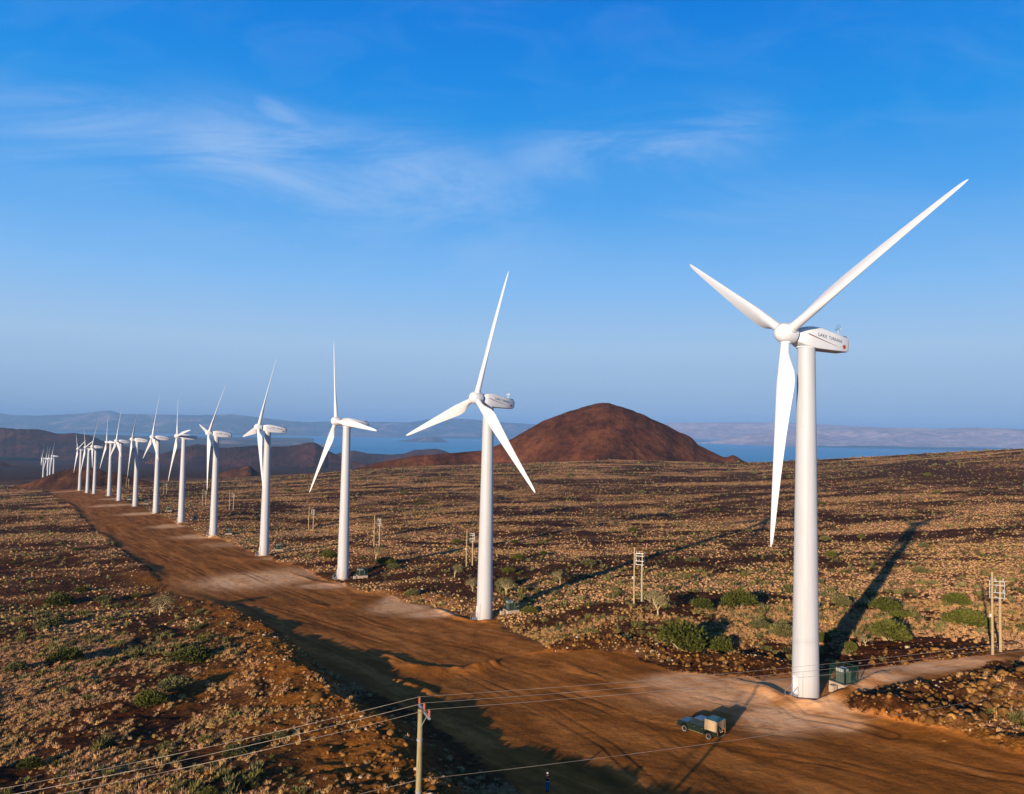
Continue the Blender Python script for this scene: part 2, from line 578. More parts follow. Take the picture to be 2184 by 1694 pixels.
def np_mesh(name, verts, faces=None, loops=None, starts=None, mat=None, smooth=False, attrs=None):
    me = bpy.data.meshes.new(name)
    verts = np.asarray(verts, np.float32)
    me.vertices.add(len(verts))
    me.vertices.foreach_set('co', verts.ravel())
    if faces is not None:
        faces = np.asarray(faces, np.int32)
        k = faces.shape[1]
        loops = faces.ravel()
        starts = np.arange(len(faces), dtype=np.int32) * k
    me.loops.add(len(loops))
    me.loops.foreach_set('vertex_index', np.asarray(loops, np.int32))
    me.polygons.add(len(starts))
    me.polygons.foreach_set('loop_start', np.asarray(starts, np.int32))
    me.update(calc_edges=True)
    if smooth:
        me.polygons.foreach_set('use_smooth', np.ones(len(starts), bool))
    for an, (typ, vals) in (attrs or {}).items():
        at_ = me.attributes.new(an, typ, 'POINT')
        at_.data.foreach_set('color' if typ == 'FLOAT_COLOR' else 'value', np.asarray(vals, np.float32).ravel())
    if mat:
        me.materials.append(mat)
    return me


def link(name, me, parent=None, loc=None, rot=None):
    o = bpy.data.objects.new(name, me)
    COL.objects.link(o)
    if parent:
        o.parent = parent
    if loc is not None:
        o.location = loc
    if rot is not None:
        o.rotation_euler = rot
    return o


def empty(name, loc, rz=0.0):
    o = link(name, None, None, loc, (0, 0, rz))
    o.empty_display_size = 0.5
    return o


def bm_obj(name, bm, mat, parent=None, loc=None, rot=None, smooth=None):
    me = bpy.data.meshes.new(name)
    bm.normal_update()
    bm.to_mesh(me)
    bm.free()
    if mat:
        me.materials.append(mat)
    if smooth is not None:
        me.shade_smooth()
        me.set_sharp_from_angle(angle=R_(smooth))
    return link(name, me, parent, loc, rot)


def copy_tree(o, parent=None):
    c = o.copy()
    COL.objects.link(c)
    c.parent = parent
    for ch in o.children:
        copy_tree(ch, c)
    return c


def add_box(bm, cx, cy, cz, sx, sy, sz, rot=None, bevel=0.0):
    b2 = bmesh.new()
    bmesh.ops.create_cube(b2, size=1.0)
    bmesh.ops.scale(b2, vec=(sx, sy, sz), verts=b2.verts)
    if bevel:
        bmesh.ops.bevel(b2, geom=b2.edges[:], offset=bevel, segments=2, affect='EDGES')
    m = Matrix.Translation((cx, cy, cz))
    if rot is not None:
        m = m @ rot.to_matrix().to_4x4()
    bmesh.ops.transform(b2, matrix=m, verts=b2.verts)
    merge(bm, b2)


def merge(bm, b2):
    me = bpy.data.meshes.new('tmp')
    b2.to_mesh(me)
    b2.free()
    bm.from_mesh(me)
    bpy.data.meshes.remove(me)


def add_tube(bm, p0, p1, r0, r1, seg=8, caps=True):
    p0, p1 = Vector(p0), Vector(p1)
    d = p1 - p0
    q = d.to_track_quat('Z', 'Y')
    rings = []
    for p, r in ((p0, r0), (p1, r1)):
        rings.append([bm.verts.new(p + q @ Vector((r * math.cos(a), r * math.sin(a), 0))) for a in [2 * math.pi * i / seg for i in range(seg)]])
    for i in range(seg):
        j = (i + 1) % seg
        bm.faces.new((rings[0][i], rings[0][j], rings[1][j], rings[1][i]))
    if caps:
        bm.faces.new(rings[1])
        bm.faces.new(list(reversed(rings[0])))


def loft(bm, rings, cap0=True, cap1=True):
    vs = [[bm.verts.new(p) for p in r] for r in rings]
    n = len(vs[0])
    for a, b in zip(vs[:-1], vs[1:]):
        for i in range(n):
            j = (i + 1) % n
            bm.faces.new((a[i], a[j], b[j], b[i]))
    if cap0:
        bm.faces.new(list(reversed(vs[0])))
    if cap1:
        bm.faces.new(vs[-1])
    return vs


def lathe(bm, prof, seg=32):
    """prof: list of (r, z)"""
    loft(bm, [[(r * math.cos(2 * math.pi * i / seg), r * math.sin(2 * math.pi * i / seg), z) for i in range(seg)] for r, z in prof])


# ------------------------------------------------------------------ materials
def new_mat(name):
    m = bpy.data.materials.new(name)
    m.use_nodes = True
    nt = m.node_tree
    b = nt.nodes['Principled BSDF']
    b.inputs['Specular IOR Level'].default_value = 0.2
    return m, nt, b


def plain(name, col, rough=0.6, spec=0.3, var=0.12, scale=3.0, metal=0.0, bump=0.0):
    m, nt, b = new_mat(name)
    tc = nt.nodes.new('ShaderNodeTexCoord')
    n = nd(nt, 'ShaderNodeTexNoise', i_Scale=scale, i_Detail=5.0, i_Roughness=0.6)
    nt.links.new(tc.outputs['Object'], n.inputs['Vector'])
    lo = tuple(c * (1 - var) for c in col)
    hi = tuple(min(1, c * (1 + var)) for c in col)
    c = ramp(nt, n.outputs[0], [(0.3, lo), (0.7, hi)])
    nt.links.new(c, b.inputs['Base Color'])
    b.inputs['Roughness'].default_value = rough
    b.inputs['Specular IOR Level'].default_value = spec
    b.inputs['Metallic'].default_value = metal
    if bump:
        bp = nd(nt, 'ShaderNodeBump', i_Strength=bump, i_Distance=0.05)
        nt.links.new(n.outputs[0], bp.inputs['Height'])
        nt.links.new(bp.outputs[0], b.inputs['Normal'])
    return m


def attr(nt, name):
    n = nt.nodes.new('ShaderNodeAttribute')
    n.attribute_name = name
    return n


def earth_mat():
    """one procedural earth for the plain, the road and their banks: the masks say what lies where"""
    m, nt, b = new_mat('earth')
    geo = nt.nodes.new('ShaderNodeNewGeometry')
    P = geo.outputs['Position']

    def noise(scale, detail=5.0, rough=0.6, vec=P, dist=0.0):
        n = nd(nt, 'ShaderNodeTexNoise', i_Scale=scale, i_Detail=detail, i_Roughness=rough, i_Distortion=dist)
        nt.links.new(vec, n.inputs['Vector'])
        return n.outputs[0]
    # wild ground
    patch = noise(0.022, 6, 0.65)
    mid = noise(0.16, 5, 0.65)
    fine = noise(1.3, 6, 0.7)
    grit = noise(3.0, 4, 0.75)
    soil = ramp(nt, fine, [(0.30, (0.016, 0.007, 0.003)), (0.50, (0.070, 0.025, 0.008)), (0.64, (0.17, 0.062, 0.018)), (0.82, (0.40, 0.18, 0.06))])
    red = ramp(nt, fine, [(0.30, (0.014, 0.005, 0.002)), (0.55, (0.088, 0.026, 0.007)), (0.80, (0.25, 0.085, 0.023))])
    wild = mixc(nt, ramp(nt, patch, [(0.45, (0, 0, 0)), (0.62, (1, 1, 1))]), soil, red)
    # far off the dry grass reads as a tan cover
    dry = attr(nt, 'dry').outputs['Fac']
    straw = ramp(nt, noise(0.55, 6, 0.75), [(0.30, (0.14, 0.055, 0.016)), (0.5, (0.52, 0.235, 0.085)), (0.70, (0.86, 0.46, 0.20))])
    green = ramp(nt, noise(0.08, 5, 0.7), [(0.54, (0, 0, 0)), (0.68, (1, 1, 1))])
    straw = mixc(nt, green, straw, (0.17, 0.15, 0.035))
    wild = mixc(nt, dry, wild, straw)
    # graded dirt
    mp = nd(nt, 'ShaderNodeMapping')
    mp.inputs['Rotation'].default_value = (0, 0, -math.atan2(E_S[1], E_S[0]))
    nt.links.new(P, mp.inputs[0])
    mp2 = nd(nt, 'ShaderNodeMapping')
    mp2.inputs['Scale'].default_value = (0.07, 0.55, 0.3)
    nt.links.new(mp.outputs[0], mp2.inputs[0])
    streak = noise(1.0, 6, 0.6, mp2.outputs[0], 0.6)
    mp3 = nd(nt, 'ShaderNodeMapping')
    mp3.inputs['Scale'].default_value = (0.05, 0.35, 0.3)
    nt.links.new(mp.outputs[0], mp3.inputs[0])
    broad = noise(1.0, 4, 0.55, mp3.outputs[0], 0.4)
    dirt = ramp(nt, broad, [(0.32, (0.205, 0.073, 0.012)), (0.50, (0.35, 0.122, 0.021)), (0.68, (0.54, 0.208, 0.050))])
    dirt = mixc(nt, 0.55, dirt, ramp(nt, streak, [(0.32, (0.50, 0.50, 0.36)), (0.45, (0.92, 0.93, 0.88)), (0.66, (1.18, 1.14, 1.1))]), 'MULTIPLY')
    blotch = noise(0.45, 6, 0.7)
    dirt = mixc(nt, 0.7, dirt, ramp(nt, blotch, [(0.36, (0.66, 0.66, 0.64)), (0.5, (1, 1, 1)), (0.68, (1.25, 1.24, 1.22))]), 'MULTIPLY')
    dirt = mixc(nt, 0.6, dirt, ramp(nt, grit, [(0.3, (0.72, 0.70, 0.68)), (0.7, (1.2, 1.2, 1.2))]), 'MULTIPLY')
    pad = attr(nt, 'pad').outputs['Fac']
    padm = mathn(nt, 'MULTIPLY', pad, ramp(nt, noise(0.30, 6, 0.65), [(0.20, (0, 0, 0)), (0.46, (1, 1, 1))]), clamp=True)
    padc = ramp(nt, streak, [(0.3, (0.80, 0.38, 0.15)), (0.7, (0.95, 0.58, 0.32))])
    dirt = mixc(nt, padm, dirt, padc)
    rut = attr(nt, 'rut').outputs['Fac']
    dirt = mixc(nt, rut, dirt, mixc(nt, 1.0, dirt, (0.42, 0.40, 0.36), 'MULTIPLY'))
    road = attr(nt, 'road').outputs['Fac']
    loose = attr(nt, 'loose').outputs['Fac']
    lc = ramp(nt, fine, [(0.3, (0.13, 0.044, 0.007)), (0.55, (0.30, 0.112, 0.018)), (0.8, (0.56, 0.26, 0.06))])
    wild = mixc(nt, loose, wild, lc)
    edge = mathn(nt, 'ADD', road, mathn(nt, 'MULTIPLY', mathn(nt, 'SUBTRACT', fine, 0.5), 1.2))
    edge = ramp(nt, edge, [(0.38, (0, 0, 0)), (0.62, (1, 1, 1))])
    col = mixc(nt, edge, wild, dirt)
    nt.links.new(col, b.inputs['Base Color'])
    b.inputs['Roughness'].default_value = 0.95
    b.inputs['Specular IOR Level'].default_value = 0.05
    # relief too fine for the mesh
    hsum = mathn(nt, 'ADD', mathn(nt, 'MULTIPLY', noise(2.2, 7, 0.72), 1.0), mathn(nt, 'MULTIPLY', noise(0.35, 4, 0.6), 2.2))
    strength = mathn(nt, 'SUBTRACT', 0.85, mathn(nt, 'MULTIPLY', edge, 0.55))
    bp = nd(nt, 'ShaderNodeBump', i_Distance=0.6)
    nt.links.new(strength, bp.inputs['Strength'])
    nt.links.new(hsum, bp.inputs['Height'])
    nt.links.new(bp.outputs[0], b.inputs['Normal'])
    return m


def hill_mat(name, stops, scale, gully=1.0, green=0.0, tint=False):
    m, nt, b = new_mat(name)
    geo = nt.nodes.new('ShaderNodeNewGeometry')
    n = nd(nt, 'ShaderNodeTexNoise', i_Scale=scale, i_Detail=9.0, i_Roughness=0.68, i_Distortion=0.3)
    nt.links.new(geo.outputs['Position'], n.inputs['Vector'])
    c = ramp(nt, n.outputs[0], stops)
    n2 = nd(nt, 'ShaderNodeTexNoise', i_Scale=scale * 5, i_Detail=6.0, i_Roughness=0.75)
    nt.links.new(geo.outputs['Position'], n2.inputs['Vector'])
    c = mixc(nt, 0.7, c, ramp(nt, n2.outputs[0], [(0.34, (0.35, 0.35, 0.36)), (0.64, (1.5, 1.5, 1.5))]), 'MULTIPLY')
    if green:
        n3 = nd(nt, 'ShaderNodeTexNoise', i_Scale=scale * 14, i_Detail=3.0, i_Roughness=0.6)
        nt.links.new(geo.outputs['Position'], n3.inputs['Vector'])
        g = ramp(nt, n3.outputs[0], [(0.62, (0, 0, 0)), (0.70, (1, 1, 1))])
        rid = attr(nt, 'scrub').outputs['Fac']
        c = mixc(nt, mathn(nt, 'MULTIPLY', g, mathn(nt, 'ADD', mathn(nt, 'MULTIPLY', rid, 0.9), green), clamp=True), c, (0.075, 0.06, 0.025))
    if tint:
        oi = nt.nodes.new('ShaderNodeObjectInfo')
        c = mixc(nt, 1.0, c, ramp(nt, oi.outputs['Random'], [(0.0, (0.45, 0.42, 0.40)), (0.5, (1.0, 1.0, 1.0)), (0.85, (1.35, 1.25, 1.1)), (1.0, (1.9, 2.0, 2.3))]), 'MULTIPLY')
    nt.links.new(c, b.inputs['Base Color'])
    b.inputs['Roughness'].default_value = 0.95
    b.inputs['Specular IOR Level'].default_value = 0.05
    bp = nd(nt, 'ShaderNodeBump', i_Strength=0.6 * gully, i_Distance=0.25 / scale)
    nt.links.new(n.outputs[0], bp.inputs['Height'])
    nt.links.new(bp.outputs[0], b.inputs['Normal'])
    return m


def tone_mat(name, rough=0.9, gain=1.0, bumpy=0.0, translucent=0.0):
    """colour from the mesh's own per-plant colour, broken up by noise"""
    m, nt, b = new_mat(name)
    a = attr(nt, 'tone')
    geo = nt.nodes.new('ShaderNodeNewGeometry')
    n = nd(nt, 'ShaderNodeTexNoise', i_Scale=7.0, i_Detail=4.0, i_Roughness=0.7)
    nt.links.new(geo.outputs['Position'], n.inputs['Vector'])
    c = mixc(nt, 0.8, a.outputs['Color'], ramp(nt, n.outputs[0], [(0.3, (0.6, 0.6, 0.6)), (0.7, (1.3, 1.3, 1.3))]), 'MULTIPLY')
    nt.links.new(c, b.inputs['Base Color'])
    b.inputs['Roughness'].default_value = rough
    b.inputs['Specular IOR Level'].default_value = 0.05
    if bumpy:
        bp = nd(nt, 'ShaderNodeBump', i_Strength=bumpy, i_Distance=0.1)
        nt.links.new(n.outputs[0], bp.inputs['Height'])
        nt.links.new(bp.outputs[0], b.inputs['Normal'])
    return m


def leaf_mat(name, stops, rough=0.7):
    """foliage; each bush gets its own shade from its object's random number"""
    m, nt, b = new_mat(name)
    oi = nt.nodes.new('ShaderNodeObjectInfo')
    geo = nt.nodes.new('ShaderNodeNewGeometry')
    f = mathn(nt, 'ADD', mathn(nt, 'MULTIPLY', oi.outputs['Random'], 0.55), mathn(nt, 'MULTIPLY', geo.outputs['Random Per Island'], 0.45))
    nt.links.new(ramp(nt, f, stops), b.inputs['Base Color'])
    b.inputs['Roughness'].default_value = rough
    b.inputs['Specular IOR Level'].default_value = 0.1
    return m


def wood_mat():
    m, nt, b = new_mat('weathered_wood')
    tc = nt.nodes.new('ShaderNodeTexCoord')
    mp = nd(nt, 'ShaderNodeMapping')
    mp.inputs['Scale'].default_value = (14, 14, 0.9)
    nt.links.new(tc.outputs['Object'], mp.inputs[0])
    n = nd(nt, 'ShaderNodeTexNoise', i_Scale=1.2, i_Detail=7.0, i_Roughness=0.65, i_Distortion=0.4)
    nt.links.new(mp.outputs[0], n.inputs['Vector'])
    nt.links.new(ramp(nt, n.outputs[0], [(0.30, (0.13, 0.10, 0.045)), (0.46, (0.27, 0.21, 0.10)), (0.7, (0.38, 0.31, 0.165))]), b.inputs['Base Color'])
    b.inputs['Roughness'].default_value = 0.85
    bp = nd(nt, 'ShaderNodeBump', i_Strength=0.5, i_Distance=0.02)
    nt.links.new(n.outputs[0], bp.inputs['Height'])
    nt.links.new(bp.outputs[0], b.inputs['Normal'])
    return m


def tower_mat():
    """white coating with faint rain streaks and dust near the foot"""
    m, nt, b = new_mat('white_coating')
    tc = nt.nodes.new('ShaderNodeTexCoord')
    mp = nd(nt, 'ShaderNodeMapping')
    mp.inputs['Scale'].default_value = (2.5, 2.5, 0.12)
    nt.links.new(tc.outputs['Object'], mp.inputs[0])
    n = nd(nt, 'ShaderNodeTexNoise', i_Scale=1.0, i_Detail=6.0, i_Roughness=0.6)
    nt.links.new(mp.outputs[0], n.inputs['Vector'])
    c = ramp(nt, n.outputs[0], [(0.3, (0.42, 0.43, 0.45)), (0.6, (0.47, 0.488, 0.52))])
    sz = nt.nodes.new('ShaderNodeSeparateXYZ')
    nt.links.new(tc.outputs['Object'], sz.inputs[0])
    dust = mathn(nt, 'MULTIPLY', mathn(nt, 'SUBTRACT', 1.0, mathn(nt, 'DIVIDE', sz.outputs[2], 3.0), clamp=True), n.outputs[0])
    c = mixc(nt, mathn(nt, 'MULTIPLY', dust, 0.55), c, (0.40, 0.25, 0.15))
    nt.links.new(c, b.inputs['Base Color'])
    b.inputs['Roughness'].default_value = 0.45
    b.inputs['Specular IOR Level'].default_value = 0.3
    return m


EARTH = earth_mat()
WHITE = tower_mat()
GRP = plain('white_composite', (0.64, 0.655, 0.68), 0.4, 0.3, 0.03, 0.8)
WOOD = wood_mat()
STEEL = plain('galvanised_steel', (0.42, 0.43, 0.45), 0.45, 0.5, 0.1, 6, 0.6)
WIRE = plain('aluminium_wire', (0.42, 0.34, 0.26), 0.45, 0.5, 0.05, 4, 0.3)
INSUL = plain('red_insulator', (0.42, 0.10, 0.04), 0.4, 0.4)
CONC = plain('pale_concrete', (0.42, 0.33, 0.25), 0.9, 0.1, 0.12, 3, 0, 0.2)
GREENSTEEL = plain('dark_green_steel', (0.012, 0.045, 0.032), 0.5, 0.3, 0.15, 3)
GREYGREEN = plain('grey_green_steel', (0.10, 0.13, 0.10), 0.5, 0.3, 0.15, 3)
PALEBOX = plain('pale_steel_cap', (0.42, 0.44, 0.41), 0.5, 0.3, 0.05, 3)
LETTER = plain('grey_blue_lettering', (0.05, 0.11, 0.17), 0.6, 0.2, 0.05, 2)
RUST = plain('red_brown_mark', (0.33, 0.055, 0.015), 0.6, 0.2, 0.05, 2)
DARKMARK = plain('dark_brown_stripe', (0.16, 0.06, 0.04), 0.6, 0.2, 0.05, 2)
DARKGREY = plain('dark_grey_metal', (0.04, 0.04, 0.05), 0.5, 0.4)


# ------------------------------------------------------------------ ground and road: one polar sheet split along the road's edge
LOOSE = None
BAREPX = [(1560, 1412, 170, 26), (1260, 1372, 90, 14), (2010, 1008, 260, 27), (1880, 1012, 110, 18), (1420, 1046, 330, 9), (1330, 1083, 120, 7), (1560, 1022, 200, 5), (980, 1062, 140, 8), (1250, 1150, 150, 9), (1120, 1118, 120, 7),
          (1500, 1196, 130, 7), (880, 1130, 100, 9), (1270, 1300, 110, 22), (1180, 1330, 90, 20), (920, 1250, 120, 14), (790, 1215, 80, 10), (2000, 1370, 170, 20), (1330, 1340, 110, 20),
          (330, 1580, 130, 32), (260, 1430, 90, 16), (500, 1490, 80, 30), (120, 1560, 110, 18), (150, 1240, 130, 16), (90, 1160, 110, 10), (640, 1150, 70, 8), (1830, 1205, 170, 7)]


def bare(x, y):
    """1 where the lava lies bare: broad bands across the plain"""
    m = np.zeros(x.shape)
    for (px, py, hx, hy) in BAREPX:
        g = G(px, py)[0]
        wx, wy = hx * g[1] / FPX, hy * g[1] ** 2 / (FPX * max(abs(g[2]), 5))
        m = np.maximum(m, np.exp(-((((x - g[0]) / wx) ** 2 + ((y - g[1]) / wy) ** 2) * (1 + 1.6 * fbm(x / 14, y / 14, 3, 97))) ** 1.2))
    b = fbm(x / 75, y / 24, 4, 63) * 2.2 + 0.8 * fbm(x / 200, y / 90, 3, 64)
    k = np.zeros(x.shape)
    for (px, py, hx, hy) in ((1965, 1112, 150, 20), (1650, 1115, 120, 14), (1430, 1094, 120, 9), (1500, 1165, 170, 20), (1330, 1215, 140, 22)):   # where the grass grows evenly
        g = G(px, py)[0]
        wx, wy = hx * g[1] / FPX, hy * g[1] ** 2 / (FPX * abs(g[2]))
        k = np.maximum(k, np.exp(-(((x - g[0]) / wx) ** 2 + ((y - g[1]) / wy) ** 2) ** 1.2))
    return np.clip(np.maximum(m * 0.95, np.clip(0.12 - b * 1.5, 0, 0.92)), 0, 1) * (1 - 0.85 * k)



def cover(x, y):
    """how closely dry grass covers the lava: carpets with ragged edges and dark gaps"""
    r = np.sqrt(x * x + y * y)
    v = np.interp(r, [80, 350, 900], [2.6, 1.1, 0.7]) * fbm(x / 8, y / 8, 5, 61, 0.58) + 1.6 * fbm(x / 40, y / 22, 3, 62)
    return np.clip(0.50 + 1.6 * v, 0, 1) * (1 - bare(x, y))


def build_ground():
    global LOOSE
    rr, X, Y, Z, sd = GRR, GX, GY, GZ, GSD
    nr, nt_ = len(GRR), len(GTH)
    Rr = np.sqrt(X * X + Y * Y)
    road = np.clip(0.5 + sd / 2.4, 0, 1)
    pad = np.zeros(X.shape)
    for (px, py, hx, hy, st) in ((540, 1237, 105, 20, 1), (610, 1225, 80, 14, .6), (700, 1250, 60, 7, .9), (860, 1294, 60, 16, 1), (840, 1280, 25, 16, 1), (935, 1308, 70, 9, 1),
                                 (1560, 1478, 150, 30, .9), (1450, 1452, 80, 16, .8), (1655, 1535, 70, 30, 1), (1750, 1520, 60, 30, 1), (1800, 1545, 40, 14, 1),
                                 (440, 1141, 60, 6, .9), (500, 1160, 60, 7, .5), (370, 1122, 40, 5, .9), (300, 1096, 40, 4, .9), (240, 1078, 40, 4, .9), (250, 1064, 30, 3, .8), (150, 1048, 40, 3, .7),
                                 (1980, 1423, 140, 11, .9), (1870, 1437, 60, 10, 1), (620, 1190, 60, 4, .6), (1850, 1470, 30, 12, .8)):
        g = G(px, py)[0]
        d = g[1]
        wx = hx * d / FPX
        wy = hy * d * d / (FPX * abs(g[2]))
        pad = np.maximum(pad, np.minimum(st, 1.5 * st * np.exp(-(((X - g[0]) / wx) ** 2 + ((Y - g[1]) / wy) ** 2) ** 1.3)))
    loose = np.zeros(X.shape)
    sub = (rr > 30) & (rr < 260)
    xs, ys = X[sub], Y[sub]
    d, s, p = seg_dist(xs, ys, CREST)
    lm = np.where(s > 0, np.exp(-(d / 4.5) ** 2), np.exp(-(d / 8.0) ** 2)) * 0.9
    for (px, py, hx, hy) in ((640, 1560, 150, 70), (730, 1610, 140, 60), (800, 1650, 90, 50), (470, 1440, 60, 60), (2040, 1600, 180, 30)):
        g = G(px, py)[0]
        wx, wy = hx * g[1] / FPX, hy * g[1] ** 2 / (FPX * abs(g[2]))
        lm = np.maximum(lm, np.exp(-(((xs - g[0]) / wx) ** 2 + ((ys - g[1]) / wy) ** 2) ** 1.5))
    loose[sub] = lm * (0.55 + 1.0 * np.clip(0.5 + 2 * fbm(xs / 7, ys / 7, 3, 41), 0, 1))
    LOOSE = loose
    rutm = np.zeros(X.shape)
    sr = rr < 600
    rutm[sr] = rut_mask(X[sr], Y[sr]) * (sd[sr] > 0)
    dry = np.zeros(X.shape)
    sb = rr < 2600
    dry[sb] = np.clip((Rr[sb] + 40) / 260, 0.3, 1) * cover(X[sb], Y[sb]) * np.clip((1900 - Rr[sb]) / 700, 0.0, 1) * (1 - np.clip(loose[sb] * 1.3, 0, 1))
    idx = np.arange(nr * nt_).reshape(nr, nt_)
    q = np.stack([idx[:-1, :-1], idx[:-1, 1:], idx[1:, 1:], idx[1:, :-1]], -1).reshape(-1, 4)[:, ::-1]
    csd = (0.25 * (sd[:-1, :-1] + sd[:-1, 1:] + sd[1:, 1:] + sd[1:, :-1])).ravel()
    V = np.stack([X, Y, Z], -1).reshape(-1, 3)
    for name, mask, label, cat in (('ground', csd <= 0, 'dark brown lava plain with dry grass sloping down to the lake', 'ground'),
                                   ('dirt_road', csd > 0, 'wide graded red dirt road running along the row of turbines', 'road')):
        f = q[mask]
        used, inv = np.unique(f, return_inverse=True)
        at_ = {k: ('FLOAT', a.ravel()[used]) for k, a in (('road', road), ('pad', pad), ('loose', loose), ('dry', dry), ('rut', rutm))}
        me = np_mesh(name, V[used], inv.reshape(-1, 4), mat=EARTH, smooth=True, attrs=at_)
        tag(link(name, me), label, cat, kind='structure')


build_ground()


# ------------------------------------------------------------------ hills, mountains, lake
def hill(name, prof, D0, D1, base, slope, mat, label, rough=0.05, na=160, nd_=60, cat='hill', seed=0, back=1.0, kind='structure', ridge_noise=0.0):
    """a hill whose skyline is prof (pixels) at distance D; it falls off to both sides with a steady slope and gullies"""
    pr = np.array(prof, float)
    px = np.linspace(pr[0, 0], pr[-1, 0], na)
    # smooth the skyline a little, then roughen
    py = np.interp(px, pr[:, 0], pr[:, 1])
    k = np.array([1, 2, 3, 2, 1.0])
    k /= k.sum()
    py = np.convolve(np.pad(py, 2, 'edge'), k, 'valid')
    D = np.interp(px, [pr[0, 0], pr[-1, 0]], [D0, D1])
    top = rays(px, py) * D[:, None]
    h = np.maximum(top[:, 2] - base, 0.5)
    if ridge_noise:
        h = h * (1 + ridge_noise * fbm(px / 9.0, px * 0 + seed, 4, seed + 3))
    ux = top[:, 0] / top[:, 1]
    hm = h.max()
    W = slope * hm
    t = np.linspace(-1, 1, nd_)
    t = np.sign(t) * np.abs(t) ** 1.3
    off = np.where(t < 0, t * W, t * W * back)
    DD = D[:, None] + off[None]
    XX = ux[:, None] * DD
    # steady slope from the ridge, eased at the crest and the foot
    a = np.abs(off)[None] / (slope * h[:, None])
    prof_z = np.exp(-(a * 1.25) ** 1.6)
    n = fbm(XX / (hm * 1.1), DD / (hm * 1.6), 5, seed)
    gul = fbm(XX / (hm * 0.33), DD / (hm * 1.3), 4, seed + 7)
    amp = np.clip(a * 2.2, 0, 1) * prof_z
    ZZ = base + h[:, None] * prof_z * 1.0 + hm * rough * (2.2 * n + 1.2 * gul) * amp
    ZZ = ZZ - 0.06 * hm * (1 - prof_z)
    V = np.stack([XX, DD, ZZ], -1).reshape(-1, 3)
    idx = np.arange(na * nd_).reshape(na, nd_)
    f = np.stack([idx[:-1, :-1], idx[1:, :-1], idx[1:, 1:], idx[:-1, 1:]], -1).reshape(-1, 4)
    me = np_mesh(name, V, f, mat=mat, smooth=True, attrs={'scrub': ('FLOAT', np.clip(1.0 - a * 2.5, 0, 1).ravel())})
    return tag(link(name, me), label, cat, kind=kind)


M_RED = hill_mat('red_scoria', [(0.34, (0.022, 0.009, 0.005)), (0.48, (0.078, 0.026, 0.011)), (0.66, (0.16, 0.056, 0.023))], 0.016, 1.4, 0.7)
M_DARK = hill_mat('dark_lava', [(0.32, (0.020, 0.010, 0.007)), (0.52, (0.060, 0.025, 0.013)), (0.72, (0.14, 0.055, 0.022))], 0.03, 1.0, 0.3)
M_MID = hill_mat('brown_hills', [(0.34, (0.016, 0.010, 0.012)), (0.52, (0.055, 0.022, 0.018)), (0.70, (0.13, 0.052, 0.034))], 0.0045, 1.3)
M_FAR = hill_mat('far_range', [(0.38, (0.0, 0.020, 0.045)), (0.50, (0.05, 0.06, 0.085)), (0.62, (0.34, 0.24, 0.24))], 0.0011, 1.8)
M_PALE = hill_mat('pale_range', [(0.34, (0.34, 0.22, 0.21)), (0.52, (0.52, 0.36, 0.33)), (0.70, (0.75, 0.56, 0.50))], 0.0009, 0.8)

hill('hill', [(700, 1012), (745, 1004), (804, 988), (850, 979), (888, 972), (972, 966), (1028, 961), (1060, 950), (1090, 937), (1118, 921), (1160, 897), (1216, 877), (1250, 867), (1267, 862.5), (1282, 860.3), (1300, 860.5),
              (1317, 866), (1345, 874), (1370, 884), (1421, 907), (1449, 922), (1466, 928), (1478, 935), (1486, 947), (1519, 964), (1540, 974), (1551, 976), (1561, 969.5), (1570, 973), (1582, 981), (1596, 988), (1606, 984), (1616, 989), (1640, 996)],
     1330, 1330, -95, 1.45, M_RED, 'reddish brown cinder cone rising from the plain in front of the lake', 0.10, 420, 170, seed=4, ridge_noise=0.015)
hill('hill', [(10, 1044), (36, 1036), (60, 1031), (90, 1019), (123, 1007), (145, 1001), (168, 996), (185, 996), (200, 999), (224, 1006), (250, 1008), (280, 1018), (325, 1029), (370, 1040)],
     930, 930, -82, 1.7, M_DARK, 'low dark brown hump behind the last turbines of the near row', 0.05, 180, 70, seed=11, ridge_noise=0.05)
hill('hill', [(440, 1020), (465, 1010), (493, 1001), (512, 999), (521, 995), (529, 992.6), (536, 995), (541, 1001), (554, 1010), (575, 1021)],
     1750, 1750, -122, 1.5, M_DARK, 'small dark cone on the valley floor left of centre', 0.06, 120, 50, seed=21, ridge_noise=0.04)
hill('hill', [(-900, 985), (-700, 962), (-520, 940), (-380, 928), (-200, 918), (-60, 910), (0, 912), (36, 915), (84, 916), (126, 926), (157, 923.5), (196, 930), (224, 943), (246, 950), (280, 954), (330, 968), (400, 990)],
     5200, 4600, -235, 2.4, M_MID, 'dark purple ridge at the left edge behind the far turbines', 0.07, 420, 90, seed=31, ridge_noise=0.03)
hill('hill', [(-200, 1006), (-140, 992), (-80, 985), (0, 984), (20, 990), (45, 1000), (60, 1006)], 2500, 2500, -150, 1.6, M_DARK, 'small dark slope at the left edge on the valley floor', 0.05, 70, 40, seed=33)
hill('hill', [(310, 985), (336, 971), (365, 962), (392, 954), (420, 947), (448, 951.5), (470, 955.7), (504, 954), (546, 950), (580, 953), (610, 952), (636, 948.7), (655, 945), (667, 943), (681, 948.7), (698, 960), (720, 971), (745, 982), (780, 992)],
     3900, 3500, -205, 2.2, M_MID, 'low brown hills with a pointed peak beyond the middle turbines', 0.08, 300, 100, seed=41, ridge_noise=0.05)
hill('hill', [(660, 980), (726, 966), (754, 961), (784, 967), (830, 970), (860, 968), (885, 959.8), (927, 957), (944, 959.8), (961, 967), (1000, 972), (1050, 976)],
     5600, 5200, -262, 2.6, M_MID, 'low flat topped hills on the near shore of the lake', 0.06, 200, 60, seed=51, ridge_noise=0.04)
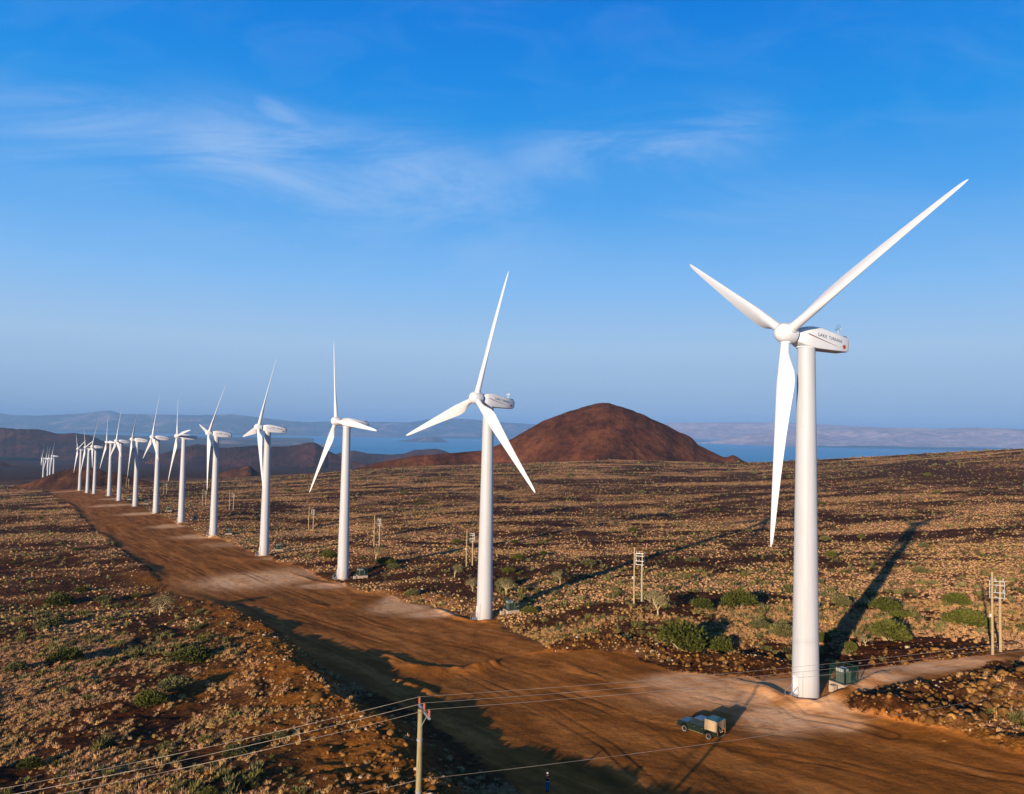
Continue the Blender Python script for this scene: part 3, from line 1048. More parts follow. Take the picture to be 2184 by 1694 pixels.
hill('mountains', [(-1000, 925), (-700, 905), (-300, 892), (-100, 884), (0, 881.5), (28, 885.6), (84, 887), (140, 884), (196, 880), (225, 876), (238, 876), (258, 883), (308, 884), (420, 885.6), (498, 884), (540, 889), (580, 894), (650, 901), (720, 898), (804, 900), (874, 901), (916, 894), (960, 893), (1000, 894), (1060, 900), (1140, 905), (1250, 910), (1380, 922), (1430, 940)],
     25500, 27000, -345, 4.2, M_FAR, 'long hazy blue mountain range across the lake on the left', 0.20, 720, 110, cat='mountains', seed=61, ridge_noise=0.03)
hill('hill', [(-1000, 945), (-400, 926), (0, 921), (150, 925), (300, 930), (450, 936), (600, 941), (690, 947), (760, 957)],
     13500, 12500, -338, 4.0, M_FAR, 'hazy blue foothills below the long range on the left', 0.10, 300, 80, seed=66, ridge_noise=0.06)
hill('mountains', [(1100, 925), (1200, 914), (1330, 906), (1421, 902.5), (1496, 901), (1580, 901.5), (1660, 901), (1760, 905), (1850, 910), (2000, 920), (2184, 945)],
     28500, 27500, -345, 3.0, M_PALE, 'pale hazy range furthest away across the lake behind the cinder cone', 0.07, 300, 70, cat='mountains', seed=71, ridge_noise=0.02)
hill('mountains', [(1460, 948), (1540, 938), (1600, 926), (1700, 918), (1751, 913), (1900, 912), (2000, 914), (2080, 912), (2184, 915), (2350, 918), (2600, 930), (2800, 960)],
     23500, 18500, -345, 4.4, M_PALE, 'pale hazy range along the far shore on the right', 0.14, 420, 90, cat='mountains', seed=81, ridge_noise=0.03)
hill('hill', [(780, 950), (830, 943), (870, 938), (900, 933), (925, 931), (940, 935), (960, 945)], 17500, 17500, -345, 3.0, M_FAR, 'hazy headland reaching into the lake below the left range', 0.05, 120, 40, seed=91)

m, nt, b = new_mat('lake_water')
geo = nt.nodes.new('ShaderNodeNewGeometry')
n = nd(nt, 'ShaderNodeTexNoise', i_Scale=0.0006, i_Detail=6.0, i_Roughness=0.6)
nt.links.new(geo.outputs['Position'], n.inputs['Vector'])
nt.links.new(ramp(nt, n.outputs[0], [(0.35, (0.0, 0.32, 0.66)), (0.65, (0.0, 0.42, 0.76))]), b.inputs['Base Color'])
b.inputs['Roughness'].default_value = 0.55
b.inputs['Specular IOR Level'].default_value = 0.25
nw = nd(nt, 'ShaderNodeTexNoise', i_Scale=0.05, i_Detail=4.0, i_Roughness=0.6)
nt.links.new(geo.outputs['Position'], nw.inputs['Vector'])
bp = nd(nt, 'ShaderNodeBump', i_Strength=0.5, i_Distance=2.0)
nt.links.new(nw.outputs[0], bp.inputs['Height'])
nt.links.new(bp.outputs[0], b.inputs['Normal'])
LAKE = m
th = np.radians(np.linspace(-72, 72, 80))
rr = np.geomspace(7800, 60000, 40)
V = np.stack([rr[:, None] * np.sin(th), rr[:, None] * np.cos(th), np.full((40, 80), -330.0)], -1).reshape(-1, 3)
idx = np.arange(3200).reshape(40, 80)
f = np.stack([idx[:-1, :-1], idx[:-1, 1:], idx[1:, 1:], idx[1:, :-1]], -1).reshape(-1, 4)[:, ::-1]
tag(link('lake_water', np_mesh('lake_water', V, f, mat=LAKE, smooth=True)), 'bright blue lake spread below the plain in the distance', 'lake', kind='structure')

# ------------------------------------------------------------------ air
m = bpy.data.materials.new('haze')
m.use_nodes = True
nt = m.node_tree
nt.nodes.clear()
out = nt.nodes.new('ShaderNodeOutputMaterial')
pv = nt.nodes.new('ShaderNodeVolumePrincipled')
pv.inputs['Color'].default_value = (0.32, 0.58, 0.95, 1)
pv.inputs['Density'].default_value = 4.6e-5
pv.inputs['Anisotropy'].default_value = 0.0
nt.links.new(pv.outputs[0], out.inputs['Volume'])
bm = bmesh.new()
add_box(bm, 0, 30000, 80, 124000, 64000, 900)
hz = bm_obj('haze', bm, m)
tag(hz, 'thin blue haze hanging over the plain and the lake', 'haze', kind='stuff')


# ------------------------------------------------------------------ wind turbines
HUB = 44.0
TILT = R_(6)
OVER = 3.2
TOWER_H = HUB - 1.28


def make_turbine():
    root = empty('wind_turbine', (0, 0, 0))
    bm = bmesh.new()
    prof = [(1.62, -1.0)]
    for i in range(25):
        z = i / 24 * TOWER_H
        prof.append((1.62 + (1.06 - 1.62) * (z / TOWER_H), z))
    lathe(bm, prof, 48)
    for z in (7.0, 20.0, 33.0):
        r = 1.62 - 0.56 * z / TOWER_H
        loft(bm, [[(rr_ * math.cos(2 * math.pi * i / 48), rr_ * math.sin(2 * math.pi * i / 48), z + dz) for i in range(48)] for rr_, dz in ((r - 0.02, -0.07), (r + 0.03, -0.07), (r + 0.03, 0.07), (r - 0.02, 0.07))], False, False)
    bm_obj('tower', bm, WHITE, root, smooth=35)
    bm = bmesh.new()
    lathe(bm, [(1.5, -0.6), (2.05, -0.6), (2.05, 0.06), (1.98, 0.13), (1.64, 0.16), (1.5, 0.16)], 48)
    bm_obj('base_flange', bm, CONC, root, smooth=35)
    # door with its landing, on the side away from the kiosk
    a = R_(205)
    bm = bmesh.new()
    add_box(bm, 1.60 * math.cos(a), 1.60 * math.sin(a), 1.75, 0.12, 0.85, 2.1, Euler((0, 0, a)), 0.03)
    dr = bm_obj('door', bm, GRP, root, smooth=30)
    bm = bmesh.new()
    for k in range(3):
        add_box(bm, (1.9 + 0.32 * k) * math.cos(a), (1.9 + 0.32 * k) * math.sin(a), 0.58 - 0.2 * k, 0.42, 0.95, 0.06, Euler((0, 0, a)))
    for s in (-0.5, 0.5):
        e = Vector((-math.sin(a), math.cos(a), 0)) * s
        p0 = Vector((1.75 * math.cos(a), 1.75 * math.sin(a), 0.65)) + e
        p1 = Vector((2.8 * math.cos(a), 2.8 * math.sin(a), 0.05)) + e
        add_tube(bm, p0, p1, 0.05, 0.05, 6)
        add_tube(bm, p0, p0 + Vector((0, 0, 1.0)), 0.025, 0.025, 6)
        add_tube(bm, p0 + Vector((0, 0, 1.0)), p1 + Vector((0, 0, 0.9)), 0.025, 0.025, 6)
        add_tube(bm, p1, p1 + Vector((0, 0, 0.9)), 0.025, 0.025, 6)
    bm_obj('steps', bm, STEEL, root)
    a2 = R_(238)
    bm = bmesh.new()
    add_tube(bm, (1.66 * math.cos(a2), 1.66 * math.sin(a2), 0.1), (1.62 * math.cos(a2), 1.62 * math.sin(a2), 3.4), 0.035, 0.035, 6)
    bm_obj('conduit', bm, STEEL, root)

    # nacelle: x forward along the shaft, rounded box sections
    nac_secs = [(1.85, 0.72, -0.72, 0.70), (1.75, 0.86, -0.86, 0.84), (0.9, 1.12, -1.18, 1.15), (0.0, 1.20, -1.30, 1.30), (-1.2, 1.22, -1.30, 1.32), (-3.3, 1.17, -1.16, 1.10), (-5.85, 1.04, -0.98, 0.84), (-6.0, 0.96, -0.90, 0.76)]

    def nac_hw(x):
        s = sorted(nac_secs)
        return float(np.interp(x, [q[0] for q in s], [q[1] for q in s]))
    bm = bmesh.new()
    rings = []
    for x, hw, z0, z1 in nac_secs:
        c = 0.15
        pts = []
        for (yy, zz, a0) in ((hw - c, z1 - c, 0), (-hw + c, z1 - c, 90), (-hw + c, z0 + c * 0.8, 180), (hw - c, z0 + c * 0.8, 270)):
            cc = c if a0 < 135 else c * 0.8
            for k in range(4):
                an = R_(a0 + 30 * k)
                pts.append((x, yy + c * math.cos(an), zz + cc * math.sin(an)))
        rings.append(pts)
    loft(bm, rings)
    bmesh.ops.recalc_face_normals(bm, faces=bm.faces[:])
    nac = bm_obj('nacelle', bm, GRP, root, (0, 0, HUB), smooth=38)
    bm = bmesh.new()
    lathe(bm, [(1.0, -1.40), (1.10, -1.40), (1.10, -1.22), (1.0, -1.22)], 32)
    bm_obj('yaw_bearing', bm, GRP, nac)
    bm = bmesh.new()
    add_box(bm, -6.2, 0, -0.05, 0.42, 1.5, 1.3, None, 0.06)
    cool = bm_obj('cooler', bm, GRP, nac, smooth=30)
    bm = bmesh.new()
    for k in range(5):
        add_box(bm, -6.425, 0, -0.5 + 0.22 * k, 0.05, 1.3, 0.12)
    bm_obj('cooler_louvre', bm, DARKGREY, nac)
    bm = bmesh.new()
    add_box(bm, -5.6, 0.2, 0.95, 0.7, 0.9, 0.22, None, 0.03)
    bm_obj('roof_hatch', bm, DARKGREY, nac)
    bm = bmesh.new()
    add_tube(bm, (-4.8, 0.3, 0.85), (-4.8, 0.3, 2.15), 0.035, 0.03, 6)
    add_tube(bm, (-4.8, -0.1, 1.75), (-4.8, 0.7, 1.75), 0.02, 0.02, 6)
    for k in range(12):
        a0, a1 = 2 * math.pi * k / 12, 2 * math.pi * (k + 1) / 12
        add_tube(bm, (-4.8 + 0.32 * math.cos(a0), 0.3, 2.1 + 0.32 * math.sin(a0)), (-4.8 + 0.32 * math.cos(a1), 0.3, 2.1 + 0.32 * math.sin(a1)), 0.018, 0.018, 5, False)
    for yy in (-0.1, 0.7):
        add_tube(bm, (-4.8, yy, 1.75), (-4.8, yy, 1.98), 0.05, 0.05, 6)
    bm_obj('weather_mast', bm, STEEL, nac)
    # lettering on the side facing the road, draped over the side wall
    for word, xa, xb in (('LAKE', -0.70, -2.13), ('TURKANA', -2.45, -4.75)):
        cu = bpy.data.curves.new('lettering', 'FONT')
        cu.body = word
        cu.size = 0.54
        cu.space_character = 1.12
        cu.offset = 0.012
        to = bpy.data.objects.new('lettering', cu)
        COL.objects.link(to)
        bpy.context.view_layer.update()
        dg = bpy.context.evaluated_depsgraph_get()
        me = bpy.data.meshes.new_from_object(to.evaluated_get(dg))
        bpy.data.objects.remove(to)
        bm = bmesh.new()
        bm.from_mesh(me)
        bpy.data.meshes.remove(me)
        xs = [v.co.x for v in bm.verts]
        x0, x1 = min(xs), max(xs)
        for v in bm.verts:
            X = xa + (xb - xa) * (v.co.x - x0) / (x1 - x0)
            v.co = Vector((X, nac_hw(X) + 0.012, 0.30 + v.co.y + 0.065 * X))
        bm_obj('lettering', bm, LETTER, nac)
    bm = bmesh.new()
    n = 24
    up, dn = [], []
    for k in range(n + 1):
        t = k / n
        X = 0.75 - 4.9 * t
        Zc = 0.30 - 0.85 * t ** 0.8
        w = 0.065 * (1 - t) ** 0.7 + 0.006
        up.append(bm.verts.new((X, nac_hw(X) + 0.012, Zc + w)))
        dn.append(bm.verts.new((X, nac_hw(X) + 0.012, Zc - w)))
    for k in range(n):
        bm.faces.new((up[k], up[k + 1], dn[k + 1], dn[k]))
    bm_obj('stripe', bm, DARKMARK, nac)
    bm = bmesh.new()
    vs = []
    for k in range(24):
        a_ = 2 * math.pi * k / 24
        X = -5.2 + 0.27 * math.cos(a_)
        vs.append(bm.verts.new((X, nac_hw(X) + 0.013, -0.42 + 0.27 * math.sin(a_))))
    bm.faces.new(vs)
    bm_obj('roundel', bm, RUST, nac)

    # spinner, x forward
    bm = bmesh.new()
    prof = [(0.02, 1.55), (0.35, 1.5), (0.68, 1.35), (0.98, 1.08), (1.16, 0.7), (1.24, 0.2), (1.24, -0.5), (1.16, -0.95), (0.8, -1.15)]
    lathe(bm, [(r, z) for r, z in reversed(prof)], 40)
    bmesh.ops.rotate(bm, cent=(0, 0, 0), matrix=Matrix.Rotation(R_(90), 3, 'Y'), verts=bm.verts)
    sp_ = bm_obj('spinner', bm, GRP, root, (0, 0, HUB), smooth=50)

    # blade along +Z: sections of an aerofoil that goes round towards the root; leading edge towards +Y
    bm = bmesh.new()
    rings = []
    N = 28
    st = [0.9, 1.6, 2.3, 3.0, 3.8, 4.7, 5.6, 6.5, 8, 10, 12.5, 15, 17.5, 20, 22, 23.6, 24.8, 25.5, 25.85, 26.0]
    for r in st:
        ch = float(np.interp(r, [0.9, 2.3, 3.0, 4.0, 5.0, 6.2, 8, 12, 18, 24, 25.4, 26], [1.12, 1.12, 1.3, 1.75, 2.12, 2.28, 2.12, 1.70, 1.15, 0.62, 0.42, 0.10]))
        tk = float(np.interp(r, [0.9, 2.3, 4.0, 6.2, 10, 18, 26], [1.0, 1.0, 0.55, 0.34, 0.25, 0.19, 0.16]))
        rd = float(np.interp(r, [0.9, 2.3, 4.6], [1, 1, 0]))
        tw = R_(float(np.interp(r, [0.9, 4, 6.2, 10, 16, 26], [26, 25, 22, 17, 12, 9])))
        bend = -0.55 * (r / 26) ** 2
        pts = []
        for k in range(N):
            a_ = 2 * math.pi * k / N
            xc = 0.5 + 0.5 * math.cos(a_)              # 1 trailing .. 0 leading
            yt = 5 * (0.2969 * math.sqrt(xc) - 0.126 * xc - 0.3516 * xc ** 2 + 0.2843 * xc ** 3 - 0.1036 * xc ** 4)
            ya = yt * math.copysign(1, math.sin(a_)) if abs(math.sin(a_)) > 1e-9 else 0.0
            yc = 0.5 * math.sin(a_)
            yy = (ya * (1 - rd) + yc * rd) * tk * ch
            axis_at = 0.5 * rd + 0.30 * (1 - rd)
            cc = (axis_at - xc) * ch                   # along the chord, + to the leading edge
            X = cc * math.sin(tw) + yy * math.cos(tw) + bend
            Y = cc * math.cos(tw) - yy * math.sin(tw)
            pts.append((X, Y, r))
        rings.append(pts)
    loft(bm, rings)
    bmesh.ops.recalc_face_normals(bm, faces=bm.faces[:])
    b0 = bm_obj('blade', bm, GRP, sp_, smooth=60)
    bm = bmesh.new()
    lathe(bm, [(0.5, 1.02), (0.66, 1.02), (0.66, 1.28), (0.5, 1.28)], 28)
    bm_obj('blade_collar', bm, GRP, sp_, smooth=40)
    return root, nac, sp_


T_ROOT, _, _ = make_turbine()
KIDS = {k: [c for c in T_ROOT.children if c.name.split('.')[0] == k] for k in ('nacelle', 'spinner')}
BLADE_SRC = [c for c in KIDS['spinner'][0].children if c.name.startswith('blade') and 'collar' not in c.name][0]
COLLAR_SRC = [c for c in KIDS['spinner'][0].children if 'collar' in c.name][0]
for k in (1, 2):
    for src in (BLADE_SRC, COLLAR_SRC):
        c = src.copy()
        COL.objects.link(c)
        c.parent = KIDS['spinner'][0]
        c.rotation_euler = (-2 * math.pi / 3 * k, 0, 0)


def pose_turbine(root, base, yaw, ph):
    root.location = base
    fr = Matrix.Rotation(yaw, 4, 'Z') @ Matrix.Rotation(-TILT, 4, 'Y')
    for c in root.children:
        nm = c.name.split('.')[0]
        if nm == 'nacelle':
            c.matrix_local = Matrix.Translation((0, 0, HUB)) @ fr
        elif nm == 'spinner':
            off = fr @ Vector((OVER, 0, 0))
            c.matrix_local = Matrix.Translation(Vector((0, 0, HUB)) + off) @ fr @ Matrix.Rotation(-ph, 4, 'X')


LAB = ['tallest white wind turbine nearest the camera, beside the parked truck, with a lettered nacelle',
       'second nearest white wind turbine, left of the red cone, pale ramp at its foot',
       'third nearest white wind turbine, one blade upright and one pointing right across its nacelle',
       'fourth nearest white wind turbine, one blade up and one pointing left, shaded upper tower',
       'fifth nearest white wind turbine, its upper blade leaning right over the pointed brown peak',
       'sixth nearest white wind turbine, with an upright blade and its nacelle in shade',
       'seventh nearest white wind turbine, upright blade leaning slightly right, two blades pointing down',
       'eighth nearest white wind turbine, two blades raised in a V and one hanging straight down',
       'ninth nearest white wind turbine, upright blade and nacelle clear to the right of its tower',
       'tenth nearest white wind turbine, upright blade above, standing just left of the ninth',
       'rightmost of the three white wind turbines standing close together by the dark hump',
       'middle one of the three white wind turbines standing close together by the dark hump',
       'leftmost of the three white wind turbines standing close together by the dark hump']
LABF = ['leftmost tiny white turbine of the far cluster on the valley floor', 'second from left tiny white turbine of the far cluster on the valley floor',
        'third from left tiny white turbine of the far cluster on the valley floor', 'rightmost tiny white turbine of the far cluster on the valley floor']
TBASE = []
for i, t in enumerate(TURB + FARTURB):
    base = at(t[0], t[1], t[2])
    TBASE.append(base)
    o = T_ROOT if i == 0 else copy_tree(T_ROOT)
    z = float(gh(np.array([base[0]]), np.array([base[1]]))[0])
    base[2] = base[2] if abs(z - base[2]) < 0.25 else z + 0.02
    pose_turbine(o, base, R_(t[3]), R_(t[4]))
    far = i >= len(TURB)
    tag(o, LABF[i - len(TURB)] if far else LAB[i], 'wind turbine', 'far cluster of wind turbines' if far else 'row of wind turbines along the road')


# ------------------------------------------------------------------ transformer kiosks at the turbine feet
def make_kiosk():
    root = empty('transformer_kiosk', (0, 0, 0))
    bm = bmesh.new()
    add_box(bm, 0, 0, 0.2, 2.7, 2.3, 0.9, None, 0.04)
    bm_obj('concrete_base', bm, CONC, root, smooth=30)
    bm = bmesh.new()
    add_box(bm, -2.1, -0.1, 0.1, 0.8, 0.7, 0.9, None, 0.05)
    bm_obj('concrete_block', bm, CONC, root, smooth=30)
    bm = bmesh.new()
    add_box(bm, -0.35, 0.1, 1.35, 1.0, 0.9, 1.4, None, 0.05)
    for k in range(6):
        add_box(bm, -0.35 - 0.42 + 0.17 * k, -0.45, 1.3, 0.05, 0.25, 1.1)
    bm_obj('transformer_tank', bm, GREYGREEN, root, smooth=30)
    bm = bmesh.new()
    add_box(bm, -0.45, -0.1, 2.25, 1.15, 1.05, 0.4, None, 0.06)
    bm_obj('pale_cover', bm, PALEBOX, root, smooth=30)
    bm = bmesh.new()
    add_box(bm, 0.55, -0.2, 1.3, 0.4, 0.5, 1.4, None, 0.04)
    bm_obj('cabinet', bm, GREYGREEN, root, smooth=30)
    bm = bmesh.new()
    for x in (-1.25, 0, 1.25):
        for y in (-1.05, 1.05):
            add_box(bm, x, y, 1.6, 0.08, 0.08, 2.1)
    for y in (-1.05, 1.05):
        for z in (0.75, 2.6):
            add_box(bm, 0, y, z, 2.5, 0.06, 0.06)
        for k in range(11):
            add_box(bm, -1.14 + 0.228 * k, y, 1.65, 0.022, 0.02, 1.9)
    for x in (-1.25, 1.25):
        for z in (0.75, 2.6):
            add_box(bm, x, 0, z, 0.06, 2.0, 0.06)
        for k in range(9):
            add_box(bm, x, -0.95 + 0.237 * k, 1.65, 0.02, 0.022, 1.9)
    bm_obj('mesh_cage', bm, GREENSTEEL, root)
    return root


KPX = [(1800, 1466), (1090, 1307), (772, 1232), (595, 1175), (487, 1140), (417, 1109), (361, 1091), (312, 1075.5), (276, 1066)]
K0 = make_kiosk()
kn = ['nearest', 'second nearest', 'third nearest', 'fourth nearest', 'fifth nearest', 'sixth nearest', 'seventh nearest', 'eighth nearest', 'ninth nearest']
g = G([p[0] for p in KPX], [p[1] for p in KPX])
for i in range(len(KPX)):
    o = K0 if i == 0 else copy_tree(K0)
    o.location = g[i] + np.array([0, 0, 0.05])
    o.rotation_euler = (0, 0, R_(28))
    tag(o, 'dark green caged transformer on concrete base at the foot of the %s turbine' % kn[i], 'transformer', 'transformer kiosks at the turbine feet')


# ------------------------------------------------------------------ poles and wires
def pole_mesh(bm, h, r0, r1, seed):
    rnd = random.Random(seed)
    n = 14
    ring = []
    for k in range(n + 1):
        t = k / n
        r = r0 + (r1 - r0) * t
        ring.append([((r * (1 + 0.05 * rnd.uniform(-1, 1))) * math.cos(2 * math.pi * i / 14) + 0.012 * math.sin(t * 9), (r * (1 + 0.04 * rnd.uniform(-1, 1))) * math.sin(2 * math.pi * i / 14), -1.2 + (h + 1.2) * t) for i in range(14)])
    loft(bm, ring)


def line_pole(name, base, top_z, arm_dir, label, group=None, arm=True):
    root = empty(name, base)
    h = top_z - base[2]
    bm = bmesh.new()
    pole_mesh(bm, h, 0.175, 0.125, 3)
    bm_obj('pole', bm, WOOD, root, smooth=50)
    ends = []
    if arm:
        a = Vector(arm_dir).normalized()
        bm = bmesh.new()
        c = Vector((0, 0, h - 0.16)) + Vector((-a.y, a.x, 0)) * 0.20
        q = Euler((0, 0, math.atan2(a.y, a.x)))
        add_box(bm, c.x, c.y, c.z, 1.95, 0.11, 0.11, q, 0.012)
        for s in (-0.55, 0.55):
            add_tube(bm, c + a * s, Vector((0, 0, h - 0.95)), 0.022, 0.022, 6)
        bm_obj('crossarm', bm, STEEL, root)
        for s in (-0.92, 0.0, 0.92):
            p = c + a * s
            bm = bmesh.new()
            add_tube(bm, p, p + Vector((0, 0, 0.40)), 0.035, 0.03, 8)
            for z in (0.14, 0.23, 0.32):
                add_tube(bm, p + Vector((0, 0, z)), p + Vector((0, 0, z + 0.05)), 0.075, 0.05, 10)
            bm_obj('insulator', bm, INSUL, root, smooth=40)
            ends.append(Vector(base) + p + Vector((0, 0, 0.42)))
        bm = bmesh.new()
        add_tube(bm, (0, 0, h - 1.5), (0, 0, h - 1.42), 0.155, 0.155, 14)
        add_tube(bm, (0, 0, h - 3.95), (0, 0, h - 3.87), 0.165, 0.165, 14)
        bm_obj('band', bm, STEEL, root)
    tag(root, label, 'pole', group)
    return root, ends


def gz(x, y):
    return float(gh(np.array([float(x)]), np.array([float(y)]))[0])


PD = 38.0
ptop = at(896.5, 1512, PD)
p1, e1 = line_pole('utility_pole', (ptop[0], ptop[1], gz(ptop[0], ptop[1])), ptop[2], (0.36, -0.93, 0), 'weathered wooden power pole with steel crossarm in the foreground')
QA = np.array([-70.0, 30.0])
pA, eA = line_pole('utility_pole', (QA[0], QA[1], gz(*QA)), -20.3, (0.25, -0.97, 0), 'wooden power pole outside the left edge carrying the foreground wires')
QB = np.array([50.0, 64.0])
pB, eB = line_pole('utility_pole', (QB[0], QB[1], gz(*QB)), -15.9, (0.4, -0.9, 0), 'wooden power pole outside the right edge carrying the foreground wires')
# a lone pole behind the camera; its shadow crosses the road
ps = np.array([9.7, 69.0]) - np.array([math.sin(SUN_AZ - R_(1.5)), math.cos(SUN_AZ - R_(1.5))]) * 84
pS, _ = line_pole('utility_pole', (ps[0], ps[1], gz(*ps)), -10.6, (1, 0, 0), 'lone wooden pole behind the viewpoint whose shadow crosses the road', arm=False)


def wire(p0, p1, sag, r, label):
    bm = bmesh.new()
    n = 40
    pts = []
    for k in range(n + 1):
        t = k / n
        p = Vector(p0).lerp(Vector(p1), t)
        p.z -= 4 * sag * t * (1 - t)
        pts.append(p)
    for a, b_ in zip(pts[:-1], pts[1:]):
        add_tube(bm, a, b_, r, r, 6, False)
    o = bm_obj('wire', bm, WIRE, smooth=60)
    tag(o, label, 'wire', 'overhead wires on the foreground pole')


WL = ['top', 'middle', 'lower']
order = sorted(range(3), key=lambda k: -(e1[k].z / e1[k].y))
for n_, k in enumerate(order):
    wire(eA[k], e1[k], 2.2, 0.0085, '%s of the three thin wires running from the pole to the lower left' % WL[n_])
    wire(e1[k], eB[k], 0.5, 0.0085, '%s of the three thin wires running from the pole past the nearest turbine' % WL[n_])
low = Vector((ptop[0] + 0.15, ptop[1], at(899, 1662, PD)[2]))
wire(eA[1] - Vector((0, 0, 4.2)), low, 1.6, 0.008, 'single low wire left of the foreground pole near the bottom edge')
wire(low, Vector((QB[0], QB[1], -18.9)), 0.6, 0.008, 'single low wire crossing in front of the truck')


def make_twin(kind):
    root = empty('pole_with_rack' if kind else 'bare_pole', (0, 0, 0))
    bm = bmesh.new()
    h = 11.0 if not kind else 9.6
    pole_mesh(bm, h, 0.19, 0.13, 9 + kind)
    bm_obj('pole', bm, WOODP, root, smooth=50)
    if kind:
        bm = bmesh.new()
        for z in (9.4, 8.9, 7.9, 7.2):
            add_box(bm, -0.35, -0.1, z, 1.9, 0.09, 0.09)
        for x in (-1.25, 0.5):
            add_box(bm, x, -0.1, 8.3, 0.07, 0.07, 2.3)
        bm_obj('crossarm_rack', bm, STEEL, root)
        for z in (9.45, 7.95):
            for x in (-1.1, -0.6, 0.35):
                bm = bmesh.new()
                add_tube(bm, (x, -0.1, z), (x, -0.1, z + 0.42), 0.06, 0.05, 8)
                bm_obj('insulator', bm, PALEBOX, root)
        bm = bmesh.new()
        add_tube(bm, (-0.16, -0.12, 0.0), (-0.16, -0.12, 7.2), 0.03, 0.03, 6)
        bm_obj('cable', bm, STEEL, root)
    else:
        bm = bmesh.new()
        add_box(bm, -0.25, -0.1, 5.2, 0.3, 0.25, 0.45, None, 0.03)
        bm_obj('meter_box', bm, PALEBOX, root)
        bm = bmesh.new()
        for a in (-0.7, 0.7):
            add_tube(bm, (0, 0, 10.6), (a, 0, 11.3), 0.035, 0.035, 6)
        bm_obj('top_bracket', bm, INSUL, root)
    return root


WOODP = plain('pale_pole_wood', (0.38, 0.29, 0.16), 0.85, 0.1, 0.18, 5, 0, 0.2)
S0, S1 = make_twin(0), make_twin(1)
plab = ['right of the nearest turbine', 'between the nearest turbine and the second', 'just left of the second turbine', 'just right of the third turbine', 'between the fourth and the third turbine', 'right of the fifth turbine, behind its kiosk',
        'between the fifth and the sixth turbine', 'between the seventh and the sixth turbine', 'right of the ninth turbine in front of the dark hump']
for i, (px, py, t0, t1, dx, dy) in enumerate(POLES):
    d = 11 * FPX / (py - t0)
    b0 = at(px, py, d)
    b1 = at(px + dx, py + dy, d + (0.8 if dy > -3 else 1.5 if dy > -8 else 5.0))
    for kind, (src, bb) in enumerate(((S0, b0), (S1, b1))):
        o = src if i == 0 else copy_tree(src)
        bb = np.array([bb[0], bb[1], gz(bb[0], bb[1])])
        o.location = bb
        o.rotation_euler = (0, 0, R_(-20))
        if kind:
            tag(o, 'wooden pole with stacked crossarms ' + plab[i], 'pole', 'twin poles beside the turbine row')
        else:
            tag(o, 'bare pale wooden pole ' + plab[i], 'pole', 'twin poles beside the turbine row')


